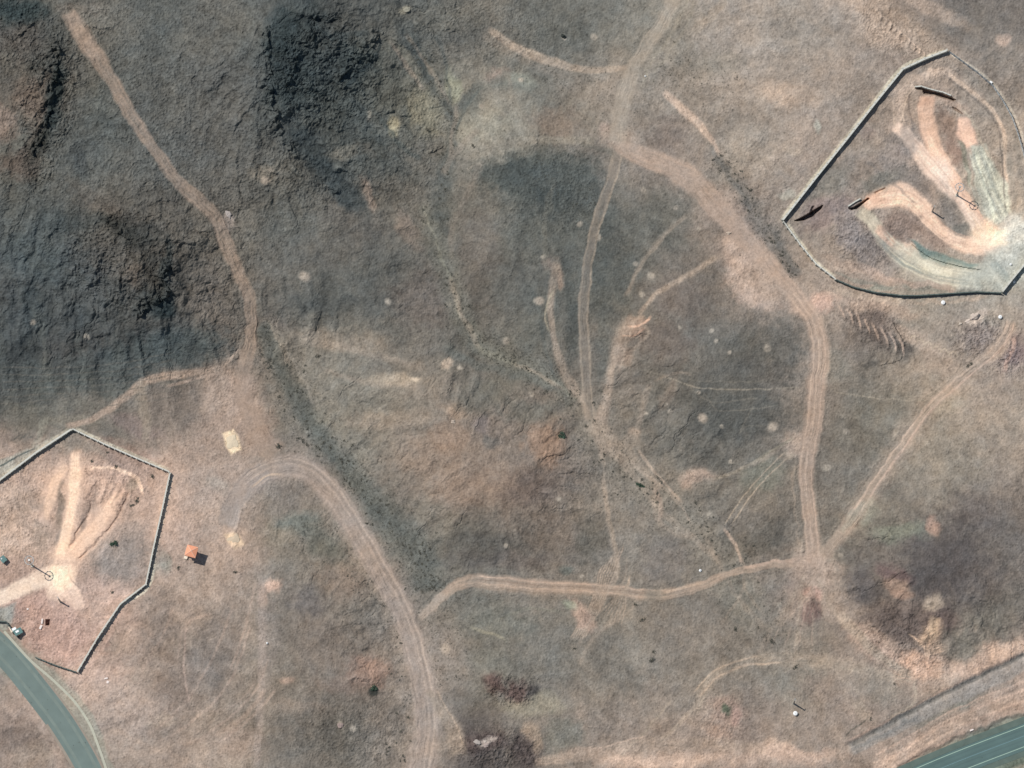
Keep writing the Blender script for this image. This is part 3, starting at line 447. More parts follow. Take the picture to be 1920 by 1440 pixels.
# terraces and worn grey ground of the north-east compound
line([(1690,150),(1684,180),(1678,215)], [20,26,20], (182,164,149), .7); line([(1700,150),(1740,138),(1776,134)], 10, (180,162,146), .6)
line([(1675,455),(1705,478),(1745,500),(1800,515),(1850,520)], [16,30,38,40,30], (184,182,166), .7, .5); line([(1720,490),(1750,505),(1790,512)], 12, (206,205,188), .6, .6)
for d in (-13, -7, 4, 10, 15): line(off([(1650,440),(1680,470),(1720,498),(1770,516),(1840,524)], d), 2.6, (200,197,178) if d % 2 else (150,152,142), .6, .5, rag=.25)
poly([(1815,515),(1850,480),(1925,440),(1960,440),(1960,500),(1882,548),(1790,546)], (164,167,158), .6, 8)
blob(1905,430,36,24,(196,198,190),.7); blob(1895,470,30,20,(182,184,176),.5); blob(1838,430,12,40,(200,192,174),.3,-20)
for d in (-16, -9, -3, 5, 11): line(off([(1826,280),(1848,335),(1870,385),(1885,412)], d), 3, (196,200,184) if d in (-16,-3,11) else (148,154,146), .6, .5, rag=.25)
for d in (-12, -5, 4, 11): line(off([(1640,375),(1700,372),(1732,400),(1770,438),(1820,458)], d), 2.4, (232,205,182) if d in (-5, 11) else (190,158,138), .5, .5, rag=.3)
for d in (-9, 0, 9): line(off([(1700,262),(1750,315),(1800,372),(1845,432)], d), 2.6, (190,164,148) if d else (226,206,190), .5, .5, rag=.3)
line([(1620,300),(1680,350),(1720,380)], 5, (118,112,108), .4); blob(1650,345,50,14,(118,116,108),.55,-28); blob(1560,345,40,20,(128,122,112),.5,-30); blob(1620,270,50,24,(150,136,122),.4)
blob(1700,265,20,30,(140,132,126),.5,-20); line([(1755,190),(1765,215),(1770,260)], 4, (128,108,96), .5); blob(1640,480,50,40,(140,131,126),.4)
line([(1560,510),(1600,522),(1660,535),(1760,545),(1850,544)], 6, (128,130,120), .45); line([(1590,500),(1640,512),(1700,540)], 16, (172,152,138), .4)
# --- the south-west compound
poly([(0,905),(135,810),(315,888),(270,1095),(222,1135),(145,1255),(40,1200),(0,1150),(-40,1000)], (166,144,131), .35, 8)
cpath([(143,842),(142,890),(134,950),(124,1010),(114,1060)], [12,26,24,24,30], (214,187,163)); cpath([(128,868),(105,900),(92,940),(80,985)], [18,22,22,14], (202,174,153))
cpath([(222,918),(205,950),(180,985),(148,1025),(118,1062)], [12,26,30,32,34], (204,174,152)); cpath([(112,1060),(112,1090),(100,1130)], [44,40,20], (222,197,173)); cpath([(118,1090),(140,1120),(148,1145)], [30,26,14], (222,195,172))
cpath([(100,1075),(55,1095),(5,1118),(-40,1135)], [30,22,22,30], (205,188,170)); line([(110,1060),(112,1110)], [20,26], (238,215,189), .7)
line([(165,880),(195,876),(225,882),(248,893),(262,903),(268,930)], 6, (208,180,158), .8); line([(236,930),(215,975),(185,1010),(152,1042)], 3, (120,98,88), .75, rag=.3); line([(170,945),(155,985),(132,1022)], 5, (122,106,94), .65)
line([(95,970),(90,950),(110,900)], 4, (140,124,110), .5); line([(60,990),(20,1020),(-20,1040)], 18, (176,158,144), .6); line([(70,985),(110,1020)], 6, (150,134,122), .4)
line([(128,1060),(132,1085),(160,1110)], 3, (134,112,102), .6, rag=.3); line([(165,1118),(200,1110),(232,1100)], 3, (138,116,104), .6, rag=.3)
for k in range(7): line([(20+k*14,1005+k*6),(5+k*14,1030+k*7)], 4, (132,120,112) if k % 2 else (178,160,148), .5)
poly([(-20,1150),(0,1140),(30,1130),(28,1150),(15,1180),(-20,1200)], (142,148,142), .75, 4)
poly([(-30,868),(20,856),(62,838),(104,818),(66,848),(-30,912)], (150,149,139), .85, 3, .3); line([(-10,880),(30,858),(70,838)], 3, (70,80,78), .8, rag=.2); line([(60,845),(80,800),(85,780)], 14, (140,138,126), .5)
for k in range(5): line([(20+k*14,830-k*3),(45+k*10,812)], 3, (88,88,82), .6)

line([(140,835),(144,880),(138,940),(126,1010),(114,1060)], [26,40,40,36,46], (196,168,147), .55, .7); line([(225,900),(205,950),(170,1000),(125,1055)], [20,40,46,50], (192,164,144), .55, .7); line([(130,862),(102,905),(86,960),(70,1000)], [24,34,34,30], (188,162,144), .5, .7)
for q in ([(141,850),(140,900),(130,970),(118,1040)],[(218,930),(190,975),(150,1022)],[(122,885),(100,925),(90,965)]):
    for d in (-8, -3, 3, 8): line(off(q, d), 2.4, (226,200,176) if d in (-3, 8) else (176,148,130), .5, .5, rag=.3)
for k in range(9): hline([(178+k*9,892+(k%3)*9),(170+k*9,915+(k%3)*9),(160+k*9,940+(k%2)*9)], 7, .28)
for q in ([(250,1110),(200,1130),(150,1120)],[(230,1150),(180,1160),(140,1150)],[(210,1180),(160,1200),(110,1190)],[(190,1215),(140,1230),(90,1215)]): faint(q, 4, (192,164,148), .4)
blob(110,960,90,90,(182,158,142),.4); blob(200,900,60,40,(186,158,140),.45); blob(90,1150,60,40,(178,148,134),.4); blob(30,1000,50,40,(182,162,147),.5); blob(180,1130,60,40,(184,158,143),.4); blob(105,930,30,60,(188,162,144),.4); blob(140,860,30,20,(180,160,145),.4); blob(175,1000,24,40,(196,168,148),.4,30)
line([(-10,905),(30,880),(80,845),(110,820)], 12, (140,141,131), .6, .5)
for a in [(110,950,100,110,(192,166,148),.4),(300,960,60,90,(176,154,140),.4),(230,1330,90,60,(168,149,136),.4),(170,1250,70,30,(184,158,143),.45),(110,1200,70,50,(182,150,135),.5),(430,1060,60,60,(166,148,134),.35),(420,900,60,40,(166,148,135),.35),(20,960,40,60,(176,158,144),.4)]:
    blob(*a)
for a in [(109,950,9,46,(142,126,113),.75,6),(112,1000,10,22,(138,123,111),.7,15),(160,975,8,40,(144,124,112),.7,32),(168,935,10,22,(156,132,118),.6,25),(75,1010,22,30,(150,134,121),.6),(45,940,36,36,(156,140,128),.5),(195,895,30,10,(160,136,122),.5),(245,905,12,16,(158,140,122),.6),
  (230,1045,56,44,(143,132,124),.7,-20),(240,1000,30,40,(152,138,128),.5,20),(150,830,60,14,(146,136,125),.6,20),(230,858,60,12,(156,134,122),.5,25)]: blob(*a)
line([(141,845),(141,900),(132,960),(122,1010),(114,1050)], [12,20,18,20,24], (224,197,172), .9, .35, rag=.5); line([(222,925),(203,955),(176,992),(145,1028),(120,1058)], [10,18,22,24,26], (212,183,160), .85, .4, rag=.5)
line([(126,870),(106,902),(95,938),(84,975)], [12,18,16,8], (210,182,159), .8, .4, rag=.5); line([(111,1055),(114,1085),(124,1115)], [36,34,24], (230,205,180), .8, .5)
line([(165,880),(195,876),(225,882),(248,893),(262,903),(268,930)], 5, (214,186,163), .8, rag=.5)
# --- bottom right: ditch road, pink bank, verge of the highway
line([(1590,1408),(1660,1372),(1760,1318),(1860,1270),(1960,1222)], [24,30,34,36], (144,138,132), .9, .25, rag=.4); DITCH = [(1590,1398),(1660,1362),(1760,1308),(1860,1258),(1960,1210)]
line(DITCH, 7, (112,108,102), .7, rag=.4); line(off(DITCH, -8), 4, (166,144,130), .6, rag=.4); line([(1595,1402),(1640,1385),(1720,1345)], 8, (124,124,122), .5)
line([(1650,1450),(1720,1400),(1800,1352),(1900,1310),(1960,1285)], [50,44,44,50], (176,153,136), .8, .4); line([(1690,1440),(1760,1400),(1840,1355),(1960,1310)], [10,16,20,26], (170,146,131), .6)
for d in (-8, 0, 8): line(off([(1640,1440),(1720,1390),(1800,1345),(1860,1320)], d), 3, (190,168,150), .5)
line([(1700,1440),(1770,1395),(1840,1365),(1960,1325)], 5, (112,104,94), .6); poly([(1660,1480),(1710,1430),(1780,1392),(1850,1366),(1960,1325),(1960,1480)], (124,127,114), .75, 5)
for d, c_ in ((-20,(186,162,146)),(-12,(150,132,120)),(-4,(192,166,148)),(6,(158,138,124)),(13,(188,164,146)),(20,(150,134,120))): line(off([(1650,1436),(1710,1400),(1790,1352),(1870,1318),(1960,1284)], d), 4, c_, .5, .5, rag=.4)
poly([(1686,1470),(1700,1437),(1960,1336),(1960,1500)], (104,118,108), .7, 4)
poly([(1845,1480),(1865,1441),(1960,1405),(1960,1480)], (110,120,106), .7, 4); poly([(1880,1480),(1900,1440),(1960,1420),(1960,1480)], (138,128,114), .7, 6)
line([(1400,1085),(1440,1110)], 8, (128,120,108), .3)
line([(1718,1275),(1712,1310),(1700,1330),(1665,1352)], 5, (164,150,133), .6); line([(1630,1345),(1600,1368),(1580,1385)], 3, (96,90,80), .7)
# --- roadside at bottom left
poly([(-60,1110),(0,1168),(35,1200),(75,1238),(120,1275),(165,1325),(190,1375),(215,1450),(215,1520),(120,1520),(138,1440),(95,1362),(45,1298),(-60,1215)], (140,142,130), .6, 4)
line([(10,1280),(60,1335),(100,1400),(120,1450)], 18, (166,148,136), .5)

# ------------------------------------------------------------------ relief: control heights (u, v, metres), thin-plate interpolated
CTRL = np.array([(0,0,46),(100,60,48),(200,0,42),(300,60,40),(430,0,42),(495,60,47),(500,180,43),(545,300,31),(400,200,36),(300,200,37),(180,180,40),(80,180,46),(120,180,40),(30,260,44),(130,330,41),(240,420,39),(310,480,36),(330,560,24),(150,520,30),(0,420,36),
 (0,600,19),(150,650,14),(300,670,11),(100,760,6),(0,800,5),(400,480,24),(465,650,8),(350,330,31),(600,90,36),(600,200,27),(680,100,26),(720,200,19),(800,100,14),(850,200,8),(780,330,11),(660,350,17),(640,450,17),(500,400,23),(550,560,14),(700,540,13),(830,490,6),
 (610,650,8),(480,750,5),(520,720,3),(700,700,9),(820,780,11),(920,830,11),(1000,880,10),(900,670,2),(1085,750,0),(900,980,9),(1000,1000,6),(780,1050,1),(600,840,1),(680,930,0),(560,1000,5),(640,1150,9),(660,1280,10),(560,1350,9),(420,1200,9),(300,1050,8),
 (380,900,5),(150,1000,8),(30,1000,7),(60,1200,3),(130,1340,0),(0,1400,1),(300,1300,8),(420,1420,7),(720,1200,3),(790,1400,1),(900,1200,2),(950,1290,4),(920,1400,4),(1000,1400,1),(1150,1150,0),(1150,1300,1),(1300,1200,2),(1250,1000,0),(1150,900,0),
 (900,60,13),(950,180,9),(1100,50,8),(1060,150,6),(1020,300,12),(960,420,11),(1050,450,9),(1000,600,5),(1150,200,6),(1180,400,8),(1170,550,6),(1130,680,3),(1290,560,10),(1260,680,11),(1380,700,11),(1400,820,9),(1300,830,6),(1220,760,6),(1340,950,3),(1450,950,6),
 (1520,900,6),(1350,300,9),(1440,450,5),(1400,120,12),(1500,200,14),(1600,100,16),(1700,50,15),(1860,60,17),(1560,330,13),(1640,400,10),(1770,240,8),(1800,150,13),(1880,300,9),(1850,480,4),(1700,520,6),(1620,600,9),(1690,680,7),(1560,700,7),(1650,800,6),(1860,640,9),
 (1850,850,12),(1750,900,10),(1600,1000,5),(1660,1060,11),(1760,1060,15),(1880,1050,13),(1720,1150,10),(1730,1260,4),(1850,1200,6),(1520,1070,2),(1520,1150,3),(1450,1300,2),(1600,1320,2),(1660,1380,1),(1900,1250,1),(1900,1400,0),(1750,1440,0),(1300,1400,1),
 (-150,-150,50),(-150,700,16),(-150,1590,2),(960,-150,14),(2070,-150,20),(2070,700,10),(2070,1590,0),(960,1590,2),(500,-150,46),(1500,1590,1),(500,1590,8)], float)
def tps(pts, xq, yq):
    s = 300.0; x = pts[:,0]/s; y = pts[:,1]/s; n = len(x)
    def phi(r2): return 0.5*r2*np.log(r2+1e-9)
    Kk = phi((x[:,None]-x)**2+(y[:,None]-y)**2)+np.eye(n)*0.01
    Pm = np.stack([np.ones(n), x, y], 1)
    A = np.block([[Kk, Pm], [Pm.T, np.zeros((3,3))]])
    wt = np.linalg.solve(A, np.concatenate([pts[:,2], np.zeros(3)]))
    X = xq/s; Y = yq/s; o = wt[n]+wt[n+1]*X+wt[n+2]*Y
    for i in range(n): o = o + wt[i]*phi((X-x[i])**2+(Y-y[i])**2)
    return o
cu = np.arange(-160, 2081, 8.0); cv = np.arange(-160, 1601, 8.0)
CU, CV = np.meshgrid(cu, cv); HB0 = tps(CTRL, CU, CV)*.78
def samp(F, u, v):
    x = np.clip((u+160)/8.0, 0, len(cu)-1.001); y = np.clip((v+160)/8.0, 0, len(cv)-1.001)
    ix = x.astype(int); iy = y.astype(int); fx = x-ix; fy = y-iy
    return (F[iy,ix]*(1-fx)+F[iy,ix+1]*fx)*(1-fy)+(F[iy+1,ix]*(1-fx)+F[iy+1,ix+1]*fx)*fy
HB = samp(HB0, UC+8*w1*1.5, VC+8*w2*1.5).astype(np.float32)
gy0, gx0 = np.gradient(HB0, 8*MPP)
GX = samp(gx0, UC, VC); GY = samp(gy0, UC, VC); SL = np.hypot(GX, GY)
# gullies and rills: noise dragged down the slope
dxn = GX/(SL+.03); dyn = GY/(SL+.03)
rill = np.zeros(U.shape, np.float32); rill2 = rill.copy()
for k in range(-5, 6):
    wk = 1-abs(k)/6.5
    rill += wk*perlin((U+dxn*k*5+5*w1)/9, (V+dyn*k*5+5*w2)/9, 201)
    rill2 += wk*perlin((U+dxn*k*13+12*w1)/26, (V+dyn*k*13+12*w2)/26, 202)
rill /= 3.2; rill2 /= 3.2
chan = np.exp(-(rill2/.045)**2)*sstep(.05, .2, SL)*sstep(-.25, .35, fbm(U/70, V/70, 3, 205))
steep = sstep(.03, .35, SL)
open_ = 1-.93*np.clip(TRK, 0, 1)
crag = ridged(WU/17, WV/17, 5, 301)*1.5 + ridged(WU/44, WV/44, 4, 302)*2.6
sides = 1-sstep(0, 1500, np.maximum(np.abs(U-960)-1100, 0)+np.maximum(np.abs(V-720)-900, 0))
far = np.maximum(np.maximum(np.abs(U-960)-1100, np.abs(V-720)-870), 0)
HT = HB + fbm(U/900+3.1, V/900+1.7, 5, 401)*34*sstep(0, 1400, far)
HT = HT + open_*(rill*(.16+.55*steep)*(.5+.8*ROUGH) + rill2*(.35+1.9*steep) - chan*(.18+.28*steep) + .55*n_big + .10*n_mid + .075*n_fine + .04*RN)
HT = HT + open_*ROUGH*(crag*.45 + .18*fbm(U/4.0, V/4.0, 2, 305) + .09*RN) + open_*sstep(.55, 1, ROUGH)*ridged(WU/11, WV/11, 4, 303)*1.15
HT = HT + H

# local cuts and banks -------------------------------------------------
def cut(pts, depth, soft=1.2, rag=.15):
    sl, m = poly(pts, None, 1, soft, rag); HT[sl] -= depth*m
def add_scarp(pts, back, h, rag=.3):
    """low cliff: the side to the left of the walking direction stands h metres higher, fading over 'back' px"""
    sl, D, T, Ln, S = dist_line(pts, back*1.6, WU*rag+U*(1-rag), WV*rag+V*(1-rag))
    prof = np.where(S < 0, np.exp(-(D/(back*.6))**2), 0)
    brk = np.clip(.5+1.3*fbm(WU[sl]/13, WV[sl]/13, 3, 77), .05, 1.2)
    HT[sl] += .5*h*brk*prof*sstep(0, 14, T)*sstep(0, 14, Ln-T)
# walking with the high ground on the left (image space)
add_scarp([(722,58),(700,85),(672,115),(650,135),(630,158)][::-1], 30, 4.5)
add_scarp([(835,272),(818,284),(795,288)][::-1], 18, 2.6)
add_scarp([(112,70),(108,140),(98,200),(78,262),(60,300)][::-1], 40, 5.0, .9)
add_scarp([(70,40),(40,62),(20,90)][::-1], 30, 3.0, .9)
add_scarp([(318,480),(318,530),(316,556),(285,575),(255,600)][::-1], 40, 6.0, .9)
add_scarp([(190,400),(220,440),(245,448)], 30, 3.0, .9)
add_scarp([(504,40),(506,110),(512,180),(530,240),(570,290)][::-1], 40, 3.5, 1.2)
add_scarp([(600,20),(585,70),(560,110),(540,160)][::-1], 34, 3.0, 1.2)
add_scarp([(1662,592),(1684,622),(1697,655),(1680,682),(1645,686)][::-1], 16, 1.5, .9)
# tunnel and trench cuts in the compounds
PIT = [(1490,414),(1510,405),(1522,397),(1535,389),(1543,385),(1540,391),(1524,406),(1508,413)]
cut(PIT, 5.5); cut([(1518,402),(1522,388),(1526,386),(1523,402)], 1.5)
CUTA = [(1717,166),(1726,165),(1734,167),(1748,172),(1765,176),(1780,182),(1791,187),(1788,189),(1770,184),(1752,178),(1738,176),(1732,175),(1730,168)]
cut(CUTA, 4.8)
CUTB = [(1591,390),(1600,388),(1612,381),(1628,371),(1630,373),(1618,381),(1606,391),(1596,393)]
cut(CUTB, 4.5)
cut([(1784,201),(1792,203),(1806,214),(1803,213),(1790,206)], 1.6); cut([(1640,360),(1660,352),(1661,354),(1642,363)], 1.0)
cut([(86,1162),(93,1162),(93,1172),(86,1172)], 3.2, .7, 0)
# benches under the roads
def flatten(pts, wd, z=None, edge=10):
    sl, D, T, Ln, S = dist_line(pts, wd/2+edge*2, U, V)
    q = np.array(spline(pts)); L = np.concatenate([[0], np.cumsum(np.hypot(*(q[1:]-q[:-1]).T))])
    hz = samp(HB0, q[:,0], q[:,1]); ker = np.ones(9)/9; hz = np.convolve(np.pad(hz, 4, 'edge'), ker, 'valid')
    if z is not None: hz = hz*0+z
    m = 1-sstep(wd/2, wd/2+edge, D); HT[sl] = HT[sl]*(1-m)+np.interp(T, L, hz)*m
ROADL = [(-120,1120),(-40,1180),(18,1232),(62,1285),(108,1345),(140,1395),(166,1442),(190,1500),(215,1580)]
HWY = [(1500,1560),(1640,1497),(1780,1436),(1930,1378),(2100,1312),(2300,1235)]
flatten(ROADL, 66, .6, 14); flatten(HWY, 76, 0.3, 14)
hline(DITCH, 9, -1.2)
sl, D, T, Ln, S = dist_line(DITCH, 24, U, V); HT[sl] -= 1.0*np.exp(-(D/6.0)**2)
sl, D, T, Ln, S = dist_line([(1690,1442),(1770,1398),(1850,1368),(1960,1328)], 20, WU, WV); HT[sl] -= .9*np.exp(-(D/5.0)**2)
sl, D, T, Ln, S = dist_line([(150,1046),(185,1012),(215,975),(238,930)], 14, WU, WV); HT[sl] -= .7*np.exp(-(D/2.6)**2)
sl, D, T, Ln, S = dist_line([(133,1024),(156,985),(172,943)], 14, WU, WV); HT[sl] -= .8*np.exp(-(D/3.2)**2)
sl, D, T, Ln, S = dist_line([(1832,505),(1790,497),(1745,483),(1712,460)][::-1], 14, U, V); HT[sl] += np.where(S < 0, .8*np.exp(-(D/6.0)**2), 0)
for pts in (T4, T2, T3, T6):                       # soft berms along graded tracks
    for s in (-1, 1):
        q = off(pts, s*19)[::6]
        sl, D, T, Ln, S = dist_line(q, 10, WU, WV); HT[sl] += .16*np.exp(-(D/3.0)**2)

def zat(u, v):
    """ground height under a photo pixel"""
    i = int(np.clip(np.searchsorted(US, u), 1, NU-1)); j = int(np.clip(np.searchsorted(VS, v), 1, NV-1))
    fu = (u-US[i-1])/(US[i]-US[i-1]); fv = (v-VS[j-1])/(VS[j]-VS[j-1])
    return float((HT[j-1,i-1]*(1-fu)+HT[j-1,i]*fu)*(1-fv)+(HT[j,i-1]*(1-fu)+HT[j,i]*fu)*fv)
def G(u, v, dz=0.0):
    z = zat(u, v); x, y, _ = P(u, v, z); return Vector((x, y, z+dz))

# soil tone variation that belongs to the ground itself (stones, gravel, dust)
mot = 1 + .15*n_mid*(1-.6*TRK) + .09*n_fine*(1-.55*TRK) + .15*n_big*(1-.6*TRK)
gr = fbm(U/1.9, V/1.9, 1, 611)
mot = mot + (.09+.05*ROUGH)*RN*(1-.35*TRK) + .05*gr
st_d = sstep(.42, .75, fbm(U/4.2, V/4.2, 1, 620)+.25*fbm(U/60, V/60, 2, 622))*(1-TRK)      # dark stones / tufts
st_l = sstep(.52, .80, fbm(U/3.6, V/3.6, 1, 621))*(1-TRK)
mot = mot*(1-.26*st_d+.22*st_l)
mot = mot*(1+.16*chan*(1-TRK)+.11*np.clip(rill2*2.2, -1, 1)*(1-.7*TRK)+.05*np.clip(rill*2, -1, 1)*(1-TRK))
outc = sstep(.02, .45, fbm(WU/11, WV/11, 4, 701)+.3*fbm(WU/40, WV/40, 3, 702))*ROUGH*(1-TRK)
mot = mot*(1-.30*outc)
L_ = (CC*np.array([.3,.59,.11], np.float32)).sum(-1); q_ = np.clip(L_/.195, .2, 4)
CC *= (q_**.12)[..., None]; CC[..., 0] *= q_**.07; CC[..., 2] *= q_**-.05
L_ = (CC*np.array([.3,.59,.11], np.float32)).sum(-1)[..., None]; CC[:] = L_+.91*(CC-L_)
hue = .6*fbm(U/26, V/26, 4, 640)+.9*fbm(U/120, V/120, 4, 641)
CC[..., 0] *= mot*(1+.05*hue); CC[..., 1] *= mot; CC[..., 2] *= mot*(1-.05*hue)
ALB = np.clip(CC*K/ILL, .012, .85)

# ------------------------------------------------------------------ materials
def mat(name, col, rough=.9, metal=0.0, var=.12, scale=3.0, bump=0.0, spec=.2):
    m = bpy.data.materials.new(name); m.use_nodes = True; t = m.node_tree; b = t.nodes['Principled BSDF']
    b.inputs['Roughness'].default_value = rough; b.inputs['Metallic'].default_value = metal; b.inputs['Specular IOR Level'].default_value = spec
    tc = t.nodes.new('ShaderNodeTexCoord'); n = t.nodes.new('ShaderNodeTexNoise'); n.inputs['Scale'].default_value = scale; n.inputs['Detail'].default_value = 5
    t.links.new(tc.outputs['Object'], n.inputs['Vector'])
    mx = t.nodes.new('ShaderNodeMix'); mx.data_type = 'RGBA'
    mx.inputs[6].default_value = tuple(max(0, c*(1-var)) for c in col)+(1,); mx.inputs[7].default_value = tuple(min(1, c*(1+var)) for c in col)+(1,)
    t.links.new(n.outputs['Fac'], mx.inputs[0]); t.links.new(mx.outputs[2], b.inputs['Base Color'])
    if bump:
        bp = t.nodes.new('ShaderNodeBump'); bp.inputs['Strength'].default_value = bump; bp.inputs['Distance'].default_value = .05
        t.links.new(n.outputs['Fac'], bp.inputs['Height']); t.links.new(bp.outputs[0], b.inputs['Normal'])
    return m
def ground_mat():
    m = bpy.data.materials.new('desert_soil'); m.use_nodes = True; t = m.node_tree; b = t.nodes['Principled BSDF']
    b.inputs['Roughness'].default_value = 1.0; b.inputs['Specular IOR Level'].default_value = .05
    at = t.nodes.new('ShaderNodeAttribute'); at.attribute_name = 'soil'
    geo = t.nodes.new('ShaderNodeNewGeometry')
    n = t.nodes.new('ShaderNodeTexNoise'); n.inputs['Scale'].default_value = 1.7; n.inputs['Detail'].default_value = 4; n.inputs['Roughness'].default_value = .7
    t.links.new(geo.outputs['Position'], n.inputs['Vector'])
    mr = t.nodes.new('ShaderNodeMapRange'); mr.inputs['From Min'].default_value = .3; mr.inputs['From Max'].default_value = .7; mr.inputs['To Min'].default_value = .86; mr.inputs['To Max'].default_value = 1.14
    t.links.new(n.outputs['Fac'], mr.inputs['Value'])
    mm = t.nodes.new('ShaderNodeVectorMath'); mm.operation = 'SCALE'
    t.links.new(at.outputs['Color'], mm.inputs[0]); t.links.new(mr.outputs[0], mm.inputs['Scale']); t.links.new(mm.outputs[0], b.inputs['Base Color'])
    bp = t.nodes.new('ShaderNodeBump'); bp.inputs['Strength'].default_value = .5; bp.inputs['Distance'].default_value = .12
    t.links.new(n.outputs['Fac'], bp.inputs['Height']); t.links.new(bp.outputs[0], b.inputs['Normal'])
    return m
M_SOIL = ground_mat()

# ------------------------------------------------------------------ ground sheet, partitioned into ground / dirt tracks / compound yards
PX, PY, PZ = P(U, V, HT); 
PTS = np.stack([PX, PY, HT], -1).reshape(-1, 3).astype(np.float32)
idx = np.arange(NU*NV).reshape(NV, NU)
QD = np.stack([idx[1:, :-1], idx[1:, 1:], idx[:-1, 1:], idx[:-1, :-1]], -1).reshape(-1, 4)
owner = np.zeros((NV-1, NU-1), np.int32)
regions = [('ground', None)]
def claim(name, mask):
    regions.append((name, None)); owner[mask[:-1, :-1]] = len(regions)-1
for m_ in TRACKS[:TRACKS_MAIN][::-1]: claim('dirt_track', m_)
yard = np.zeros(U.shape, bool)
for m_ in CP: yard |= m_
ye = yard & (U > 900); yw = yard & (U < 900)
claim('gravel_yard', ye); claim('gravel_yard', yw)
owner = owner.reshape(-1)
def sheet(name, faces):
    used, inv = np.unique(faces, return_inverse=True); inv = inv.reshape(faces.shape)
    me = bpy.data.meshes.new(name); me.vertices.add(len(used)); me.vertices.foreach_set('co', PTS[used].ravel())
    nf = len(inv); me.loops.add(nf*4); me.loops.foreach_set('vertex_index', inv.ravel().astype(np.int32))
    me.polygons.add(nf); me.polygons.foreach_set('loop_start', np.arange(0, nf*4, 4, dtype=np.int32))
    me.update(calc_edges=True)
    at = me.color_attributes.new('soil', 'FLOAT_COLOR', 'POINT')
    col = np.ones((len(used), 4), np.float32); col[:, :3] = ALB.reshape(-1, 3)[used]; at.data.foreach_set('color', col.ravel())
    me.materials.append(M_SOIL); me.polygons.foreach_set('use_smooth', np.zeros(nf, bool))
    o = bpy.data.objects.new(name, me); COL.objects.link(o); o['kind'] = 'structure'; return o
for i, (nm, _) in enumerate(regions):
    f = QD[owner == i]
    if len(f): sheet(nm, f)

# ------------------------------------------------------------------ mesh helpers
class MB:
    def __init__(s): s.bm = bmesh.new()
    def box(s, c, size, rot=0.0, tilt=None):
        r = bmesh.ops.create_cube(s.bm, size=1.0); vs = r['verts']
        for v in vs:
            x, y, z = v.co.x*size[0], v.co.y*size[1], v.co.z*size[2]
            v.co = Vector((c[0]+x*math.cos(rot)-y*math.sin(rot), c[1]+x*math.sin(rot)+y*math.cos(rot), c[2]+z))
        return s
    def tube(s, a, b, r0, r1=None, n=10):
        a = Vector(a); b = Vector(b); r1 = r0 if r1 is None else r1; d = b-a
        q = d.to_track_quat('Z', 'Y'); r = bmesh.ops.create_cone(s.bm, cap_ends=True, segments=n, radius1=r0, radius2=r1, depth=d.length)
        for v in r['verts']: v.co = q @ v.co + (a+b)/2
        return s
    def ring(s, c, rad, th, n=28):
        vs = []
        for i in range(n):
            A = 2*math.pi*i/n; row = []
            for k in range(6):
                B = 2*math.pi*k/6; rr = rad+th*math.cos(B)
                row.append(s.bm.verts.new((c[0]+rr*math.cos(A), c[1]+rr*math.sin(A), c[2]+th*math.sin(B))))
            vs.append(row)
        for i in range(n):
            for k in range(6):
                s.bm.faces.new((vs[i][k], vs[(i+1)%n][k], vs[(i+1)%n][(k+1)%6], vs[i][(k+1)%6]))
        return s
    def build(s, name, m, parent=None, bevel=0):
        if bevel: bmesh.ops.bevel(s.bm, geom=s.bm.edges[:], offset=bevel, segments=1, affect='EDGES')
        bmesh.ops.recalc_face_normals(s.bm, faces=s.bm.faces[:])
        me = bpy.data.meshes.new(name); s.bm.to_mesh(me); s.bm.free(); me.materials.append(m)
        o = bpy.data.objects.new(name, me); COL.objects.link(o)
        if parent is not None: o.parent = parent
        return o
def thing(name, label, cat, loc=(0,0,0), rz=0.0, group=None):
    o = bpy.data.objects.new(name, None); COL.objects.link(o); o.location = loc; o.rotation_euler = (0, 0, rz); o.empty_display_size = .5
    o['label'] = label; o['category'] = cat
    if group: o['group'] = group
    return o
def tag(o, label, cat, group=None):
    o['label'] = label; o['category'] = cat
    if group: o['group'] = group
    return o
def stretch(name, pts, w0, w1, m, dz=.02, z=None, step=6, kind='structure', thick=0.0, across=1):
    """ribbon between offsets w0..w1 (photo px) from a centre line, laid on the ground"""
    q = np.array(spline(pts, 10)); t = np.gradient(q, axis=0); n = np.stack([-t[:,1], t[:,0]], 1)/np.hypot(*t.T)[:, None]
    bm = bmesh.new(); rows = []
    for p, nn in zip(q, n):
        row = []
        for k in range(across+1):
            u, v = p+nn*(w0+(w1-w0)*k/across); zz = (z if z is not None else zat(u, v))+dz; x, y, _ = P(u, v, zz)
            row.append(bm.verts.new((x, y, zz)))
        rows.append(row)
    for a, b in zip(rows, rows[1:]):
        for k in range(across): bm.faces.new((a[k], a[k+1], b[k+1], b[k]))
    bmesh.ops.recalc_face_normals(bm, faces=bm.faces[:])
    for f in bm.faces:
        if f.normal.z < 0: f.normal_flip()
    if thick:
        r = bmesh.ops.extrude_face_region(bm, geom=bm.faces[:])
        for v in r['geom']:
            if isinstance(v, bmesh.types.BMVert): v.co.z += thick
        bmesh.ops.recalc_face_normals(bm, faces=bm.faces[:])
    me = bpy.data.meshes.new(name); bm.to_mesh(me); bm.free(); me.materials.append(m)
    o = bpy.data.objects.new(name, me); COL.objects.link(o)
    if kind: o['kind'] = kind
    return o
def A(c): return tuple(float(x) for x in lin(c)/ILL)

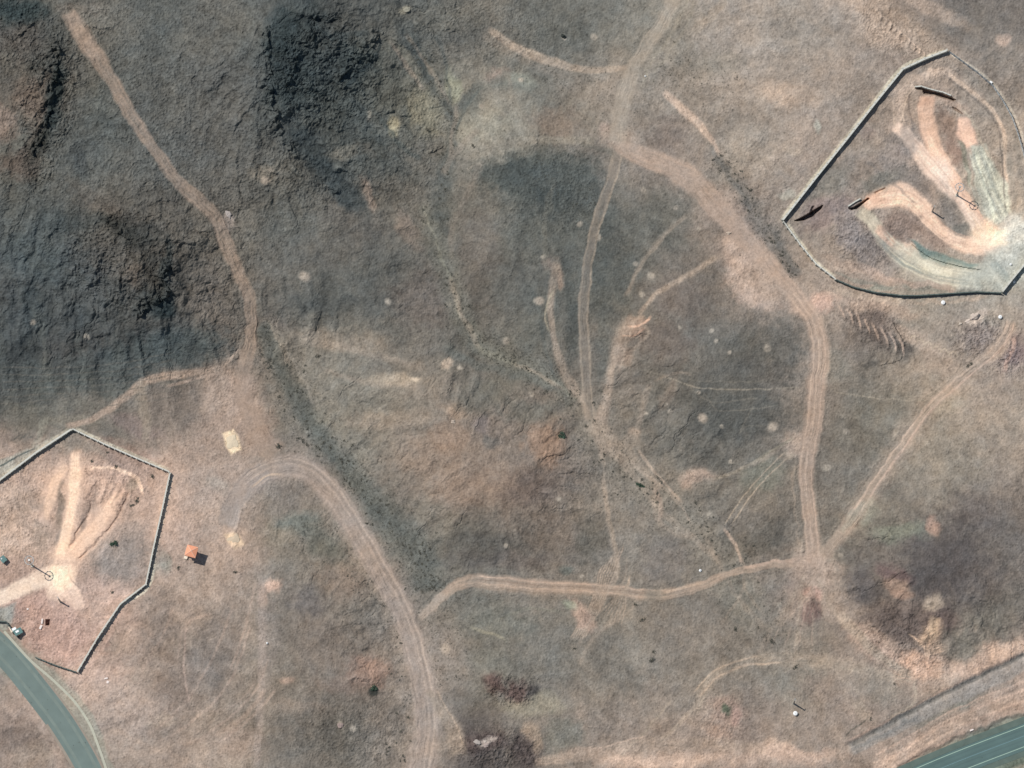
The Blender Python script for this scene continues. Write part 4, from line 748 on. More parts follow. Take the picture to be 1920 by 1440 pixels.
# ------------------------------------------------------------------ paved roads
M_ASPH = mat('worn_asphalt', A((120,134,128)), .95, var=.22, scale=.16, bump=.1)
M_HWY = mat('highway_asphalt', A((96,118,115)), .95, var=.2, scale=.12)
M_HWY2 = mat('polished_asphalt', A((92,113,111)), .9, var=.2, scale=.12)
M_SHOULD = mat('shoulder_asphalt', A((100,114,106)), .95, var=.28, scale=.3)
M_KERB = mat('kerb_concrete', A((190,188,170)), .9, var=.12, scale=1.0)
M_PAINT = mat('road_paint', A((166,190,172)), .8, var=.08, scale=.8)
M_PAINTB = mat('faded_road_paint', A((116,146,150)), .8, var=.15, scale=.8)
stretch('road', ROADL, -26, 26, M_ASPH, .06, z=.6, across=4)
KR = [(8,1184),(38,1218),(62,1243),(98,1274),(140,1316),(168,1358),(184,1398),(199,1442),(220,1520)]
stretch('kerb', KR, -2.4, 2.4, M_KERB, .03, thick=.15)
stretch('highway', HWY, -24, 24, M_HWY, .10, z=.3, across=4)
stretch('highway_shoulder', HWY, -36, -24.2, M_SHOULD, .08, z=.3)
stretch('highway_shoulder', HWY, 24.2, 34, M_SHOULD, .08, z=.3)
stretch('lane_line', HWY, -20.5, -19.2, M_PAINT, .104, z=.3); stretch('lane_line', HWY, 16.5, 17.8, M_PAINT, .104, z=.3)
stretch('lane_line', HWY, -2.2, -1.2, M_PAINTB, .104, z=.3)

M_WEAR = mat('tyre_worn_asphalt', A((129,141,133)), .95, var=.2, scale=.3); M_DUST = mat('dusty_road_edge', A((160,148,134)), .95, var=.2, scale=.6)
for i_, w0 in enumerate((-17, 10)): stretch('road_wheel_track', ROADL, w0, w0+5.5, M_WEAR, .064, z=.6)
stretch('road_dust', ROADL, -27, -23.2, M_DUST, .064, z=.6); stretch('road_dust', ROADL[4:], 22.2, 27, M_DUST, .064, z=.6)
for w0 in (-15, -7, 4, 12): stretch('highway_wheel_track', HWY, w0, w0+2.6, M_HWY2, .103, z=.3)
# ------------------------------------------------------------------ walls and fences
M_WALL = mat('wall_concrete', (.55,.54,.48), .9, var=.14, scale=.6, bump=.1)
M_WALLD = mat('wall_dark_concrete', (.10,.125,.115), .9, var=.14, scale=.6)
M_PIER = mat('pier_concrete', (.50,.49,.43), .9, var=.12, scale=1.2)
M_STEEL = mat('galvanised_steel', (.42,.44,.44), .5, .3, var=.1, scale=2)
M_POLE = mat('pole_steel', (.30,.28,.25), .6, .1, var=.1, scale=2)
M_DSTEEL = mat('dark_painted_steel', (.10,.11,.10), .6, .2, var=.1, scale=2)
def walk(pts, step):
    """points every 'step' px along a photo-space polyline"""
    out = []
    for a, b in zip(pts, pts[1:]):
        a = np.array(a, float); b = np.array(b, float); n = max(1, round(float(np.hypot(*(b-a)))/step))
        for k in range(n): out.append(tuple(a+(b-a)*k/n))
    out.append(pts[-1]); return out
def wall(label, pts, h=2.8, th=.35, step=13.0, m=M_WALL, pier=(.36,.5), pier_h=.1, group=None, cat='wall', coping=True, name='perimeter_wall', side=0.0):
    P0 = G(*pts[0]); o = thing(name, label, cat, P0, 0, group)
    w_ = walk(pts, step); g = [G(*p)-P0 for p in w_]
    body = bmesh.new(); rows = []
    for i, p in enumerate(g):
        a = g[max(i-1, 0)]; b = g[min(i+1, len(g)-1)]; d = Vector((b.x-a.x, b.y-a.y, 0)).normalized(); n = Vector((-d.y, d.x, 0))
        d1 = Vector((p.x-a.x, p.y-a.y, 0)); k = 1.0
        if 0 < i < len(g)-1: k = 1/max(.5, abs(d1.normalized().dot(d)))
        rows.append([body.verts.new(p+n*(s*th/2*k)+Vector((0,0,z))) for s, z in ((-1,-1.2),(1,-1.2),(1,h),(-1,h))])
    for a, b in zip(rows, rows[1:]):
        for k in range(4): body.faces.new((a[k], a[(k+1)%4], b[(k+1)%4], b[k]))
    body.faces.new(rows[0]); body.faces.new(rows[-1][::-1])
    mb = MB(); mb.bm.free(); mb.bm = body; mb.build('wall_panel', m, o)
    if coping:
        cp = bmesh.new(); rr = []
        for i, p in enumerate(g):
            a = g[max(i-1, 0)]; b = g[min(i+1, len(g)-1)]; d = Vector((b.x-a.x, b.y-a.y, 0)).normalized(); n = Vector((-d.y, d.x, 0))
            rr.append([cp.verts.new(p+n*(s*(th/2+.09))+Vector((0,0,z))) for s, z in ((-1,h+.003),(1,h+.003),(1,h+.14),(-1,h+.14))])
        for a, b in zip(rr, rr[1:]):
            for k in range(4): cp.faces.new((a[k], a[(k+1)%4], b[(k+1)%4], b[k]))
        cp.faces.new(rr[0]); cp.faces.new(rr[-1][::-1])
        mb = MB(); mb.bm.free(); mb.bm = cp; mb.build('coping', m, o)
    if pier:
        base = None
        for i, p in enumerate(g):
            a = g[max(i-1, 0)]; b = g[min(i+1, len(g)-1)]; ang = math.atan2(b.y-a.y, b.x-a.x); n = Vector((-math.sin(ang), math.cos(ang), 0))*side
            if base is None:
                mb = MB(); mb.box((0,0,(h+.2+pier_h)/2-.6), (pier[0], pier[1], h+.2+pier_h+1.2)); mb.box((0,0,h+.2+pier_h+.05), (pier[0]+.16, pier[1]+.16, .1))
                base = mb.build('pier', m if m is M_WALLD else M_PIER, o); q = base
            else:
                q = base.copy(); COL.objects.link(q); q.parent = o
            q.location = p+n; q.rotation_euler = (0, 0, ang)
    return o
def fence(label, pts, h=2.4, step=11.0, m=M_STEEL, group=None, mesh_gap=.0, name='wire_fence', white=False):
    P0 = G(*pts[0]); o = thing(name, label, 'fence', P0, 0, group); g = [G(*p)-P0 for p in walk(pts, step)]
    wb = MB()
    for a, b in zip(g, g[1:]):
        for k in range(7):
            z = .15+k*(h-.2)/6; wb.tube(a+Vector((0,0,z)), b+Vector((0,0,z)), .05, n=4)
        n = 8
        for k in range(n):
            p = a.lerp(b, (k+.5)/n); wb.tube(p, p+Vector((0,0,h)), .03, n=4)
    wb.build('wire_mesh', m, o)
    mb = MB(); mb.tube((0,0,-.4), (0,0,h+.25), .17, n=8); mb.tube((0,0,h+.25), (.0,.0,h+.45), .13, .05, n=8); base = mb.build('post', m, o); base.location = g[0]
    for p in g[1:]:
        q = base.copy(); COL.objects.link(q); q.parent = o; q.location = p
    return o
wall('long pale concrete wall with piers along the upper left side of the upper right compound', [(1775,97),(1733,113),(1692,132),(1640,196),(1585,266),(1525,341),(1467,415)], h=2.5, th=.7, side=-.35)
wall('pale low wall from the left corner of the upper right compound down to its curved stretch', [(1469,418),(1500,460),(1530,497),(1566,525)], h=2.2, step=12, side=-.3, pier_h=.1)
wall('dark curved wall along the bottom edge of the upper right compound', [(1569,527),(1600,540),(1640,550),(1690,556),(1720,556),(1770,553),(1830,549),(1876,551)], h=2.0, th=.3, m=M_WALLD, step=11, pier=(.4,.4), pier_h=.1)
wall('grey straight gate wall at the lower right corner of the upper right compound', [(1879,549),(1897,526),(1922,496),(1960,450)], h=3.0, th=.55, m=M_WALL, step=14, pier=(.6,.6), pier_h=.2)
fence('steel wire fence curving along the right side of the upper right compound', [(1779,98),(1806,118),(1832,137),(1848,151),(1862,163),(1880,190),(1897,220),(1907,248),(1915,275),(1926,320),(1935,380)])
wall('pale wall on the upper left side of the lower left compound beside the grey access track', [(-60,945),(0,902),(66,852),(134,807)], h=2.2, th=.6, step=12, side=-.3)
wall('pale wall on the upper right side of the lower left compound, below the scrub slope', [(137,806),(196,834),(258,861),(318,886)], h=2.2, th=.4, step=12, side=-.3, pier_h=.1)
wall('pale wall with piers on the right side of the lower left compound, facing the orange roofed tower', [(319,889),(305,955),(288,1030),(274,1097),(226,1134),(184,1196),(146,1260)], h=2.0, th=.45, step=12, side=.25)
wall('dark low wall along the bottom of the lower left compound near the paved road', [(143,1261),(106,1249),(68,1234)], h=1.7, th=.25, m=M_WALLD, step=11, pier=(.35,.35), pier_h=.1)
wall('short dark gate wall beside the small white roofed hut at the paved road', [(-30,1163),(0,1166),(12,1167),(26,1186),(34,1196)], h=2.0, th=.3, m=M_WALLD, step=9, pier=(.4,.4), pier_h=.1)

# retaining walls at the cuts
def retaining(label, pts, h, m=M_PIER):
    o = wall(label, pts, h=h, th=.35, step=9, m=m, pier=None, name='retaining_wall', coping=True); return o
def wall_over(label, pts, h):                       # headwall standing on the rim of a cut
    return wall(label, pts, h=h, th=.4, step=8, m=M_WALL, pier=(.45,.45), pier_h=.0, name='retaining_wall', coping=True)
wall_over('short pale headwall above the black cut at the left end of the lower loop track', [(1591,387),(1603,379),(1612,374)], 1.0)
wall_over('dark curved headwall above the long black cut near the top of the compound', [(1716,163),(1727,162),(1736,165),(1750,169),(1767,173),(1782,179)], .5)

# ------------------------------------------------------------------ guard tower with an orange hipped roof
M_ROOF = mat('orange_roof_sheet', (.78,.34,.20), .6, var=.12, scale=1.5)
M_CABIN = mat('cabin_paint', (.60,.42,.32), .8, var=.1, scale=2)
M_CREAM = mat('cream_render', (.78,.66,.52), .85, var=.08, scale=2)
M_GLASS = mat('dark_glass', (.03,.04,.05), .15, var=.1, spec=.6)
M_WHITE = mat('white_paint', (.82,.82,.80), .6, var=.04, scale=2)
M_TEAL = mat('teal_roof_paint', A((104,136,132)), .7, var=.2, scale=1.5)
M_GREY = mat('grey_metal_roof', (.36,.38,.38), .6, var=.12, scale=1.5)
M_DARK = mat('shaft_shade', (.015,.02,.022), .9)
def tower():
    b = G(361, 1039); o = thing('guard_tower', 'square guard tower with a bright orange hipped roof and long dark shadow', 'tower', b, R(-15))
    s = 2.35; zc = 4.2
    for x in (-1.5, 1.5):
        for y in (-1.5, 1.5):
            MB().box((x, y, zc/2-.5), (.45, .45, zc+1.0)).build('leg', M_CABIN, o)
    MB().box((0, 0, zc+.1), (4.4, 4.4, .2)).build('platform', M_CABIN, o, .02)
    cab = MB().box((0, 0, zc+1.4), (3.5, 3.5, 2.4)).build('cabin', M_CABIN, o, .03)
    for a in range(4):
        w_ = MB().box((0, -1.77, zc+1.75), (2.6, .08, 1.0)).build('window', M_GLASS, o); w_.rotation_euler = (0, 0, a*math.pi/2)
    mb = MB()
    zb = zc+2.75; e = 2.62; bm = mb.bm
    v = [bm.verts.new((x*e, y*e, zb)) for x, y in ((-1,-1),(1,-1),(1,1),(-1,1))]; v2 = [bm.verts.new((p.co.x, p.co.y, zb+.18)) for p in v]
    top = bm.verts.new((0, 0, zb+1.5)); bm.faces.new(v[::-1])
    for k in range(4): bm.faces.new((v[k], v[(k+1)%4], v2[(k+1)%4], v2[k])); bm.faces.new((v2[k], v2[(k+1)%4], top))
    rf = mb.build('roof', M_ROOF, o)
    mb = MB()
    for x, y in ((-1,-1),(1,-1),(1,1),(-1,1)): mb.tube((x*e, y*e, zb+.2), (0, 0, zb+1.54), .07, n=6)
    mb.build('hip_cap', M_CREAM, rf)
    lad = MB()
    for y in (-.3, .3): lad.tube((-3.3, y-1.2, 0), (-2.1, y-1.2, zc+.2), .05, n=6)
    for k in range(10): t = k/10; lad.tube((-3.3+1.2*t, -1.5, zc*t+.2), (-3.3+1.2*t, -.9, zc*t+.2), .03, n=5)
    lad.build('ladder', M_STEEL, o)
    MB().box((-2.5, -2.5, .45), (1.6, 1.3, .9)).build('base_block', M_CREAM, o, .04)
tower()

# ------------------------------------------------------------------ high masts and lamp posts
def mast(label, u, v, H_=14.5, rad=2.0, n=10, bright=True):
    b = G(u, v); o = thing('high_mast_light', label, 'light mast', b, 0, 'high masts with a lamp ring')
    MB().box((0,0,.1), (1.3,1.3,.5)).build('base', M_PIER, o, .04)
    MB().tube((0,0,.3), (0,0,H_), .34, .2, 12).build('pole', M_POLE, o)
    rg = MB().ring((0,0,H_-.4), rad, .14)
    for k in range(3):
        a = k*2*math.pi/3+.3; rg.tube((0,0,H_-.3), (rad*math.cos(a), rad*math.sin(a), H_-.4), .06, n=6)
    r_ = rg.build('lamp_ring', M_STEEL, o)
    MB().tube((0,0,H_-.1), (0,0,H_+.35), .5, .42, 14).build('mast_head', M_WHITE if bright else M_GREY, o)
    base = MB().box((0,0,0), (.5,.36,.26)).build('lamp', M_GREY, r_, .03)
    for k in range(n):
        a = 2*math.pi*k/n; q = base if k == 0 else base.copy()
        if k: COL.objects.link(q); q.parent = r_
        q.location = (rad*math.cos(a), rad*math.sin(a), H_-.62); q.rotation_euler = (0, 0, a)
mast('tall mast with a white head and lamp ring in the lower left compound', 61, 1061)
mast('tall lamp ring mast with grey head between tracks of the upper right compound', 1794, 366, bright=False)
def lamp_post(label, u, v, h, arms=1, ang=0.0):
    b = G(u, v); o = thing('lamp_post', label, 'lamp post', b, ang)
    MB().box((0,0,.1), (.9,.9,.4)).build('base', M_PIER, o, .03)
    MB().tube((0,0,.2), (0,0,h), .42, .26, 12).build('pole', M_POLE, o)
    for k in range(arms):
        a = k*math.pi
        ar = MB().tube((0,0,h-.1), (.5*math.cos(a), .5*math.sin(a), h+.15), .07, n=6).build('arm', M_POLE, o)
        MB().box((.6*math.cos(a), .6*math.sin(a), h+.13), (.6,.34,.16)).build('lamp_head', M_GREY, ar, .03)
lamp_post('short dark pole at the lower end of the pale yard, lower left compound', 113, 1128, 8.0, 1, R(120))
lamp_post('dark pole between the two loop tracks of the upper right compound', 1748, 397, 8.5, 1, R(60))
lamp_post('lone dark pole on open gravel just above a round white tank', 1488, 1319, 9.0, 1, R(80))

# ------------------------------------------------------------------ small buildings
def hut():
    b = G(35, 1186); o = thing('gate_hut', 'small hut with white and blue grey flat roofs beside the paved road', 'hut', b, R(28))
    wl = MB().box((0,0,1.1), (3.4,2.3,2.8)).build('wall', M_CREAM, o, .03)
    rf = MB().box((0,0,2.62), (3.9,2.8,.22)).build('roof', M_TEAL, o, .03)
    MB().box((-.3,.2,2.83), (1.6,1.0,.2)).build('roof_vent', M_WHITE, rf, .03)
    MB().box((-1.1,1.9,.9), (1.7,1.3,2.2)).build('annex', M_WHITE, o, .03)
    MB().box((-1.1,1.9,2.08), (2.0,1.6,.16)).build('annex_roof', M_WHITE, o, .03)
    MB().box((.8,-1.17,1.0), (.9,.06,2.0)).build('door', M_GREY, o); MB().box((-.7,-1.17,1.5), (1.0,.06,.8)).build('window', M_GLASS, o)
    MB().box((-2.5,2.9,.3), (1.0,3.0,1.0)).build('side_wall', M_CREAM, o, .03)
hut()
def cabin():
    b = G(7, 1050); o = thing('storage_cabin', 'teal grey flat roofed cabin at the left edge of the lower left compound', 'cabin', b, R(40))
    MB().box((0,0,.9), (2.3,2.7,2.6)).build('wall', M_GREY, o, .03); MB().box((0,0,2.28), (2.6,3.0,.16)).build('roof', M_TEAL, o, .02)
    MB().box((.0,-1.37,.9), (.8,.06,1.9)).build('door', M_DSTEEL, o); MB().box((1.17,.3,1.3), (.06,.9,.7)).build('window', M_GLASS, o)
    MB().box((-.5,.6,2.43), (.7,.7,.14)).build('roof_hatch', M_STEEL, o, .02)
cabin()
def shaft():
    b = G(89.5, 1167); o = thing('shaft_kerb', 'square concrete surround of an open black shaft in the lower left compound', 'shaft', b, 0)
    z = .28
    for x, y, sx, sy in ((-1.35,0,.55,3.9),(1.45,0,.75,3.9),(0,1.75,2.1,.5),(0,-1.75,2.1,.5)):
        MB().box((x, y, z-.3), (sx, sy, 1.0)).build('kerb_beam', M_SUR, o, .02)
    MB().box((0,0,-.2), (2.1,3.0,.06)).build('shaft_shade_plate', M_DARK, o)  # near-black plate across the shaft: its inner shade put in as colour
M_SUR = mat('surround_concrete', (.42,.36,.35), .9, var=.1)
shaft()
M_SLAB = mat('pale_slab', (.78,.68,.62), .9, var=.06, scale=2)
def slab(label, u, v, sx, sy, h, rz, name='concrete_slab', m=None):
    b = G(u, v); o = MB().box((0,0,h/2-.15), (sx, sy, h+.3)).box((sx*.12, -sy*.1, h-.02), (sx*.55, sy*.6, .1)).build(name, m or M_SLAB, None, .04)
    o.location = b; o.rotation_euler = (0, 0, R(rz)); return tag(o, label, 'slab')
slab('pale upright slab left of the open black shaft, upper of two', 79, 1165, .7, 2.4, .45, -5)
slab('bright pale slab left of the open black shaft, lower of two', 76.5, 1176, 1.0, 2.0, .5, -22)
slab('small pale block on pink soil between the gate hut and the short dark pole', 52, 1142, .9, .8, .4, 10)
slab('pale slab outside the lower left compound, the upper of a pair', 199, 1272, 1.6, .7, .35, 10)
slab('pale slab outside the lower left compound, the lower of a pair', 202, 1279, 1.1, 1.2, .35, -15)
slab('small bright block by the pale edge line of the highway verge', 1822, 1369, 1.7, .7, .4, 22)
slab('white block on the wire fence line of the upper right compound', 1858, 155, 1.3, .9, 1.0, -35, m=M_WHITE)

def tank(label, u, v, r=1.0, h=1.1):
    b = G(u, v); o = thing('water_tank', label, 'tank', b)
    MB().tube((0,0,-.3), (0,0,h), r, r, 20).build('tank_body', M_WHITE, o, .0)
    MB().tube((0,0,h+.002), (0,0,h+.22), r*1.02, r*.5, 20).build('lid', M_WHITE, o); MB().tube((0,0,h+.2), (0,0,h+.34), .16, .16, 10).build('cap', M_GREY, o)
tank('round white tank on open gravel just below a lone dark pole', 1491, 1338, 1.0)
tank('round white tank just outside the curved dark wall of the upper right compound', 1768, 568, .95)
tank('round white tank beside the pink rubble near the right edge of the photo', 1875, 595, .85)
tank('small white tank above the pale track between the two dirt roads', 1313, 1070, .6, .7)
tank('small white tank outside the grey gate wall at the compound corner', 1901, 529, .6, .7)
tank('small white tank inside the grey gate wall of the upper right compound', 1895, 496, .55, .6)
tank('tiny white tank on the brown slope left of the wide dirt road', 501, 1206, .45, .5)
tank('tiny white tank by the track junction at the top centre', 1210, 143, .4, .4)

# ------------------------------------------------------------------ sand heaps, boulders
def heap(name, label, cat, u, v, rx, ry, h, m, seed=0, rz=0, group=None, n=26):
    rnd = random.Random(seed); bm = bmesh.new(); rings = 7; c = bm.verts.new((0, 0, h)); prev = None
    ph = [rnd.uniform(0, 6.28) for _ in range(4)]
    for i in range(1, rings+1):
        t = i/rings; row = []
        for k in range(n):
            a = 2*math.pi*k/n; rr = t*(1+.13*math.cos(4*a)*-1+.07*math.sin(3*a+ph[1])+.05*math.sin(7*a+ph[2]))
            z = h*(math.cos(t*math.pi)*.5+.5)*(1+.15*math.sin(5*a+ph[3])*t)+rnd.uniform(-.05, .05)*h-(.35*h+.25 if i == rings else 0)
            row.append(bm.verts.new((rx*rr*math.cos(a), ry*rr*math.sin(a), z)))
        for k in range(n):
            if prev is None: bm.faces.new((c, row[k], row[(k+1)%n]))
            else: bm.faces.new((prev[k], row[k], row[(k+1)%n], prev[(k+1)%n]))
        prev = row
    mb = MB(); mb.bm.free(); mb.bm = bm; o = mb.build(name, m); o.location = G(u, v, -.05); o.rotation_euler = (0, 0, R(rz)); return tag(o, label, cat, group)
M_SAND = mat('pale_sand', A((226,208,180)), 1, var=.10, scale=1.2, bump=.4)
M_SAND2 = mat('pale_gravel', A((212,192,166)), 1, var=.12, scale=1.2, bump=.4)
heap('sand_pile', 'cream coloured sand pile left of the dirt track junction', 'sand pile', 435, 828, 3.0, 3.6, .35, M_SAND, 3, 15)
heap('sand_pile', 'pale gravel pile at the lower end of the curved road near the orange roofed tower', 'sand pile', 438, 1012, 3.2, 2.6, .35, M_SAND2, 4, 30)
blob_rocks = [('large pale rock beside the pink rubble, below the curved dark wall', 1827, 593, 2.2, 1.6, 1.0, 40, (206,190,176)), ('smaller pale rock below left of the large pale rock', 1815, 602, 1.4, 1.0, .6, 30, (212,196,182)),
 ('small pale rock left of the large pale rock', 1801, 607, .9, .6, .5, 30, (204,190,174)), ('pale rock in the middle of the upper dirt track', 1366, 437, 1.0, .8, .5, 0, (196,178,160)),
 ('pale rock on the slope by the small fan of thin tracks', 763, 18, 1.6, 1.2, .6, 20, (160,156,140)), ('whitish rock beside the bend of the upper left track', 428, 402, 1.8, 1.2, .7, -60, (176,166,158)),
 ('dark rock on the grey slope at the top centre', 1056, 68, .9, 1.3, 1.3, 30, (60,64,60)), ('pale rock among the dark rubble at the bottom', 895, 1392, 1.9, 1.2, .6, -15, (180,170,162)), ('small pale rock right of the pale rock in the dark rubble', 912, 1397, 1.4, 1.0, .5, 10, (176,160,152)),
 ('pinkish round rock on the dark slope near the bottom', 638, 1360, 1.3, 1.2, .5, 0, (160,142,134)), ('pale rock under the tan patch right of the scrub wash', 850, 791, 1.1, 1.0, .6, 0, (190,174,158))]
def boulder(label, u, v, rx, ry, h, rz, c):
    bm = bmesh.new(); bmesh.ops.create_icosphere(bm, subdivisions=3, radius=1); rnd = random.Random(int(u*7+v)); ph = [rnd.uniform(0, 6) for _ in range(6)]
    for w_ in bm.verts:
        p = w_.co; f = 1+.18*math.sin(3*p.x+ph[0])*math.sin(2.6*p.y+ph[1])+.13*math.sin(5*p.y+ph[2]+2*p.z)+.08*math.sin(9*p.x+ph[3])+rnd.uniform(-.05, .05)
        w_.co = Vector((p.x*rx*f, p.y*ry*f, p.z*h*f))
    mb = MB(); mb.bm.free(); mb.bm = bm; o = mb.build('boulder', mat('rock', A(c), .95, var=.15, scale=2, bump=.3)); o.location = G(u, v, h*.15); o.rotation_euler = (0, 0, R(rz)); tag(o, label, 'rock')
for a in blob_rocks: boulder(*a)

# ------------------------------------------------------------------ desert shrubs
M_SHRUB = mat('dry_shrub', (.135,.13,.105), .95, var=.3, scale=2)
M_GREENSH = mat('green_shrub', (.06,.095,.065), .95, var=.3, scale=2)
def shrub_mesh(seed, r, n=90, m=None, flat=.6, name='foliage'):
    rnd = random.Random(seed); bm = bmesh.new()
    cl = [(rnd.gauss(0, .42), rnd.gauss(0, .42), abs(rnd.gauss(0, .3))) for _ in range(6)]
    for _ in range(n):
        c = rnd.choice(cl); p = Vector((c[0]+rnd.gauss(0, .26), c[1]+rnd.gauss(0, .26), c[2]+abs(rnd.gauss(0, .25))+.08))*r; p.z *= flat
        d = Vector((rnd.gauss(0, 1), rnd.gauss(0, 1), rnd.gauss(0, 1)+.6)).normalized(); e = d.orthogonal().normalized(); f = d.cross(e); s = r*rnd.uniform(.12, .24)
        vs = [bm.verts.new(p+e*s), bm.verts.new(p+f*s*.7), bm.verts.new(p-e*s), bm.verts.new(p-f*s*.7)]; bm.faces.new(vs)
    me = bpy.data.meshes.new(name); bm.to_mesh(me); bm.free(); me.materials.append(m or M_SHRUB); return me
def stem_mesh(seed, r, m):
    rnd = random.Random(seed); mb = MB()
    for k in range(5):
        a = rnd.uniform(0, 6.28); mb.tube((0,0,-.1), (r*.5*math.cos(a), r*.5*math.sin(a), r*.5), r*.05, r*.02, 5)
    me = bpy.data.meshes.new('stem'); mb.bm.to_mesh(me); mb.bm.free(); me.materials.append(m); return me
M_STEM = mat('woody_stem', (.14,.11,.08), .9)
FOL = [shrub_mesh(s, 1.0) for s in range(6)]; STEMS = [stem_mesh(s, 1.0, M_STEM) for s in range(2)]
SPOTS = []
def shrub(u, v, r, label, group=None, green=False, parts=False):
    o = thing('desert_shrub', label, 'shrub', G(u, v), random.uniform(0, 6.28), group); o.scale = (r, r, r*random.uniform(.8, 1.1))
    f = bpy.data.objects.new('foliage', GF[int(u) % 2] if green else FOL[int(u*3+v) % 6]); COL.objects.link(f); f.parent = o
    if parts:
        s = bpy.data.objects.new('stem', STEMS[int(u) % 2]); COL.objects.link(s); s.parent = o
    SPOTS.append((u, v))
GF = [shrub_mesh(60+s, 1.0, 240, M_GREENSH, .8) for s in range(2)]
for u, v, r, lb in [(1053,818,2.0,'largest dark green bush, at the right edge of the orange brown patch in the middle'),(214,1018,1.5,'dull green bush in the grey patch of the lower left compound'),(1198,908,1.1,'dark green bush on the pale wash below the middle, upper of two'),
  (1204,912,.9,'small dark green bush on the pale wash below the middle, lower of two'),(701,1290,1.6,'black green bush on the orange brown slope left of the wide dirt road'),(598,668,1.1,'lone dark bush on the pale slope right of the scrub wash'),(524,838,1.5,'dark bush above the hairpin bend of the wide dirt road'),
  (1192,1134,.9,'dark bush just below the wheel track crossing'),(1203,1163,1.1,'round dark bush below the wheel track crossing, with a smaller one above it'),(1221,1238,1.3,'dark bush in the open gravel below the wheel track crossing'),(1224,1222,1.0,'dark bush directly above the dark bush in the open gravel'),
  (1077,1216,.8,'small dark bush left of the fan of wheel tracks'),(1379,1180,1.2,'dark bush left of the small red brown mound'),(1447,1202,1.3,'dark bush below left of the small red brown mound'),(1492,1250,1.0,'dark bush on the curved wheel track near the bottom'),(802,243,1.2,'dark bush on the pale oval patch at the upper centre'),
  (887,273,1.0,'dark round bush on the large pale flat at the upper centre'),(171,865,.9,'dark bush below the upper right wall of the lower left compound, leftmost'),(218,874,1.1,'dark bush at the end of the pale squiggle in the lower left compound'),(286,893,1.1,'dark bush near the right corner of the lower left compound'),
  (201,848,.7,'small dark bush close under the upper right wall of the lower left compound'),(257,941,1.3,'dark bush at the lower end of the pale squiggle ridge'),(248,948,1.0,'dark bush left of the bush at the lower end of the squiggle ridge'),(1822,682,1.0,'dark bush above the pale track at the right, right one of two'),(1815,685,1.0,'dark bush above the pale track at the right, left one of two'),
  (1676,1282,.7,'small dark bush at the lower corner of the bright pink patch'),(1633,1347,.8,'dark bush by the gravel road at the lower right'),(335,1064,.9,'dark bush right of the lower left compound wall, below the tower shadow'),(443,1073,.9,'dark bush right of and below the orange roofed tower'),(211,1110,.9,'dark bush at the end of the thin dark line in the lower left compound')]:
    shrub(u, v, r, lb, None, 'green' in lb, True)
rnd = random.Random(42)
def scatter(n, pts, wd, label, group, r=(.38,.85), secs=('upper','middle','lower')):
    q = np.array(spline(pts, 12)); k = 0
    while k < n:
        i = rnd.randrange(len(q)-1); t = rnd.random(); p = q[i]*(1-t)+q[i+1]*t; d = q[i+1]-q[i]; d = d/np.hypot(*d); o_ = rnd.gauss(0, wd/2.6)
        u, v = p[0]-d[1]*o_, p[1]+d[0]*o_
        if not (2 < u < 1918 and 2 < v < 1438): continue
        ii = min(np.searchsorted(US, u), NU-2); jj = min(np.searchsorted(VS, v), NV-2)
        if TRK[jj, ii] > .3 or owner.reshape(NV-1, NU-1)[jj, ii] != 0: continue
        if any((u-a)**2+(v-b)**2 < 20 for a, b in SPOTS[-120:]): continue
        rr_ = rnd.uniform(*r); size = 'tiny' if rr_ < r[0]+(r[1]-r[0])*.35 else ('small' if rr_ < r[0]+(r[1]-r[0])*.75 else 'bigger')
        shrub(u, v, rr_, size+' dark shrub '+label+', '+('right' if o_*d[1] < 0 else 'left')+' edge, '+secs[int((i+t)/len(q)*len(secs))], group); k += 1
scatter(95, WASH[0], 46, 'in the long scrub wash', 'shrubs in the long scrub wash', (.45,.9), ('beside the track end','above the bend','opposite the bend','right of the road','lower road stretch','fork end'))
scatter(28, WASH[1], 24, 'in the dark wash by the compound', 'shrubs in the dark wash by the upper right compound', (.45,.9))
scatter(40, WASH[2], 34, 'in the greenish central wash', 'shrubs in the central wash', (.4,.85), ('top end','upper stretch','middle stretch','lower stretch','junction end'))
scatter(45, WASH[3], 60, 'on the pale lower wash', 'shrubs on the lower pale wash', (.4,.85), ('top end','upper stretch','middle stretch','lower stretch','track end'))
scatter(24, WASH[4], 26, 'in the upper centre gully', 'shrubs in the upper gully', (.4,.8))
scatter(22, [(740,1100),(760,1230),(775,1330),(730,1420)], 50, 'on the wide road verge', 'shrubs along the wide dirt road verge', (.4,.8))
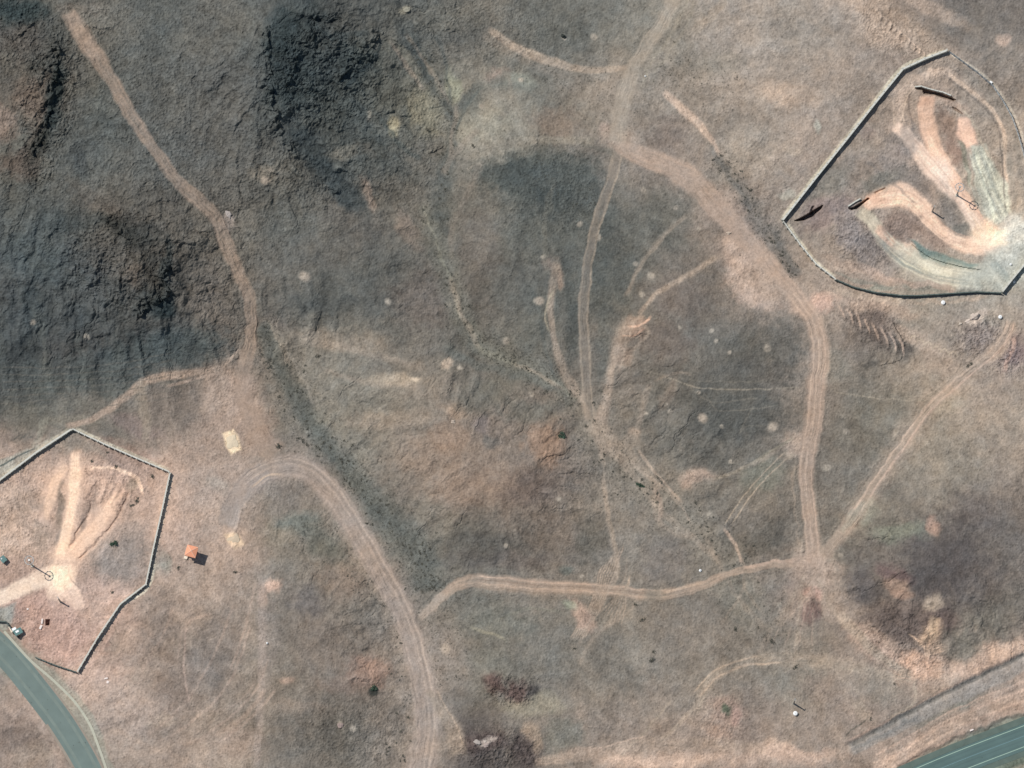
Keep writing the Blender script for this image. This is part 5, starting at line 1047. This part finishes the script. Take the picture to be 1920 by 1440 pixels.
# everything smaller and uncountable: one scrub cover
def scrub_cover():
    rr = random.Random(5); vs = []; fs = []
    tuft = [shrub_mesh(200+k, 1.0, 22, None, .7, 'tuft') for k in range(3)]
    tv = [np.array([w_.co[:] for w_ in t.vertices]) for t in tuft]; tf = [[tuple(p.vertices) for p in t.polygons] for t in tuft]
    def put(u, v, r):
        if not (0 < u < 1920 and 0 < v < 1440): return
        ii = min(np.searchsorted(US, u), NU-2); jj = min(np.searchsorted(VS, v), NV-2)
        if TRK[jj, ii] > .3: return
        k = rr.randrange(3); p = G(u, v); a = rr.uniform(0, 6.28); ca, sa = math.cos(a), math.sin(a); b = sum(len(x) for x in vs)
        q = tv[k]*r; vs.append(np.stack([q[:,0]*ca-q[:,1]*sa+p.x, q[:,0]*sa+q[:,1]*ca+p.y, q[:,2]+p.z], 1))
        return k
    base = 0
    spots = []
    for pts, wd, n in [(WASH[0],70,900),(WASH[1],34,260),(WASH[2],50,420),(WASH[3],90,420),(WASH[4],40,260),([(1020,130),(1100,140),(1170,200),(1140,260)],60,140),([(1000,300),(1050,330),(1100,400)],90,160),
        ([(560,1000),(640,1040),(700,1120),(760,1220),(770,1320)],60,260),([(900,640),(960,660),(1010,700)],50,160),([(1380,1060),(1420,1120),(1450,1200)],90,120),([(850,1100),(820,1180),(850,1280)],80,180),([(1240,120),(1300,150),(1400,160)],60,110)]:
        q = np.array(spline(pts, 12))
        for _ in range(int(n*1.3)):
            i = rr.randrange(len(q)-1); t = rr.random(); p = q[i]*(1-t)+q[i+1]*t; d = q[i+1]-q[i]; d = d/np.hypot(*d); o_ = rr.gauss(0, wd/2.6); spots.append((p[0]-d[1]*o_, p[1]+d[0]*o_, rr.uniform(.25, .6)))
    for _ in range(4200): spots.append((rr.uniform(0, 1920), rr.uniform(0, 1440), rr.uniform(.18, .38)))
    allf = []; cnt = 0
    for u, v, r in spots:
        k = put(u, v, r)
        if k is None: continue
        allf += [tuple(i+cnt for i in f) for f in tf[k]]; cnt += len(tv[k])
    me = bpy.data.meshes.new('scrub'); me.from_pydata(np.concatenate(vs).tolist(), [], allf); me.materials.append(M_SHRUB)
    o = bpy.data.objects.new('scrub', me); COL.objects.link(o); o['kind'] = 'stuff'; o['label'] = 'sparse low dry scrub dotted over the gravel and washes'; o['category'] = 'scrub'
scrub_cover()
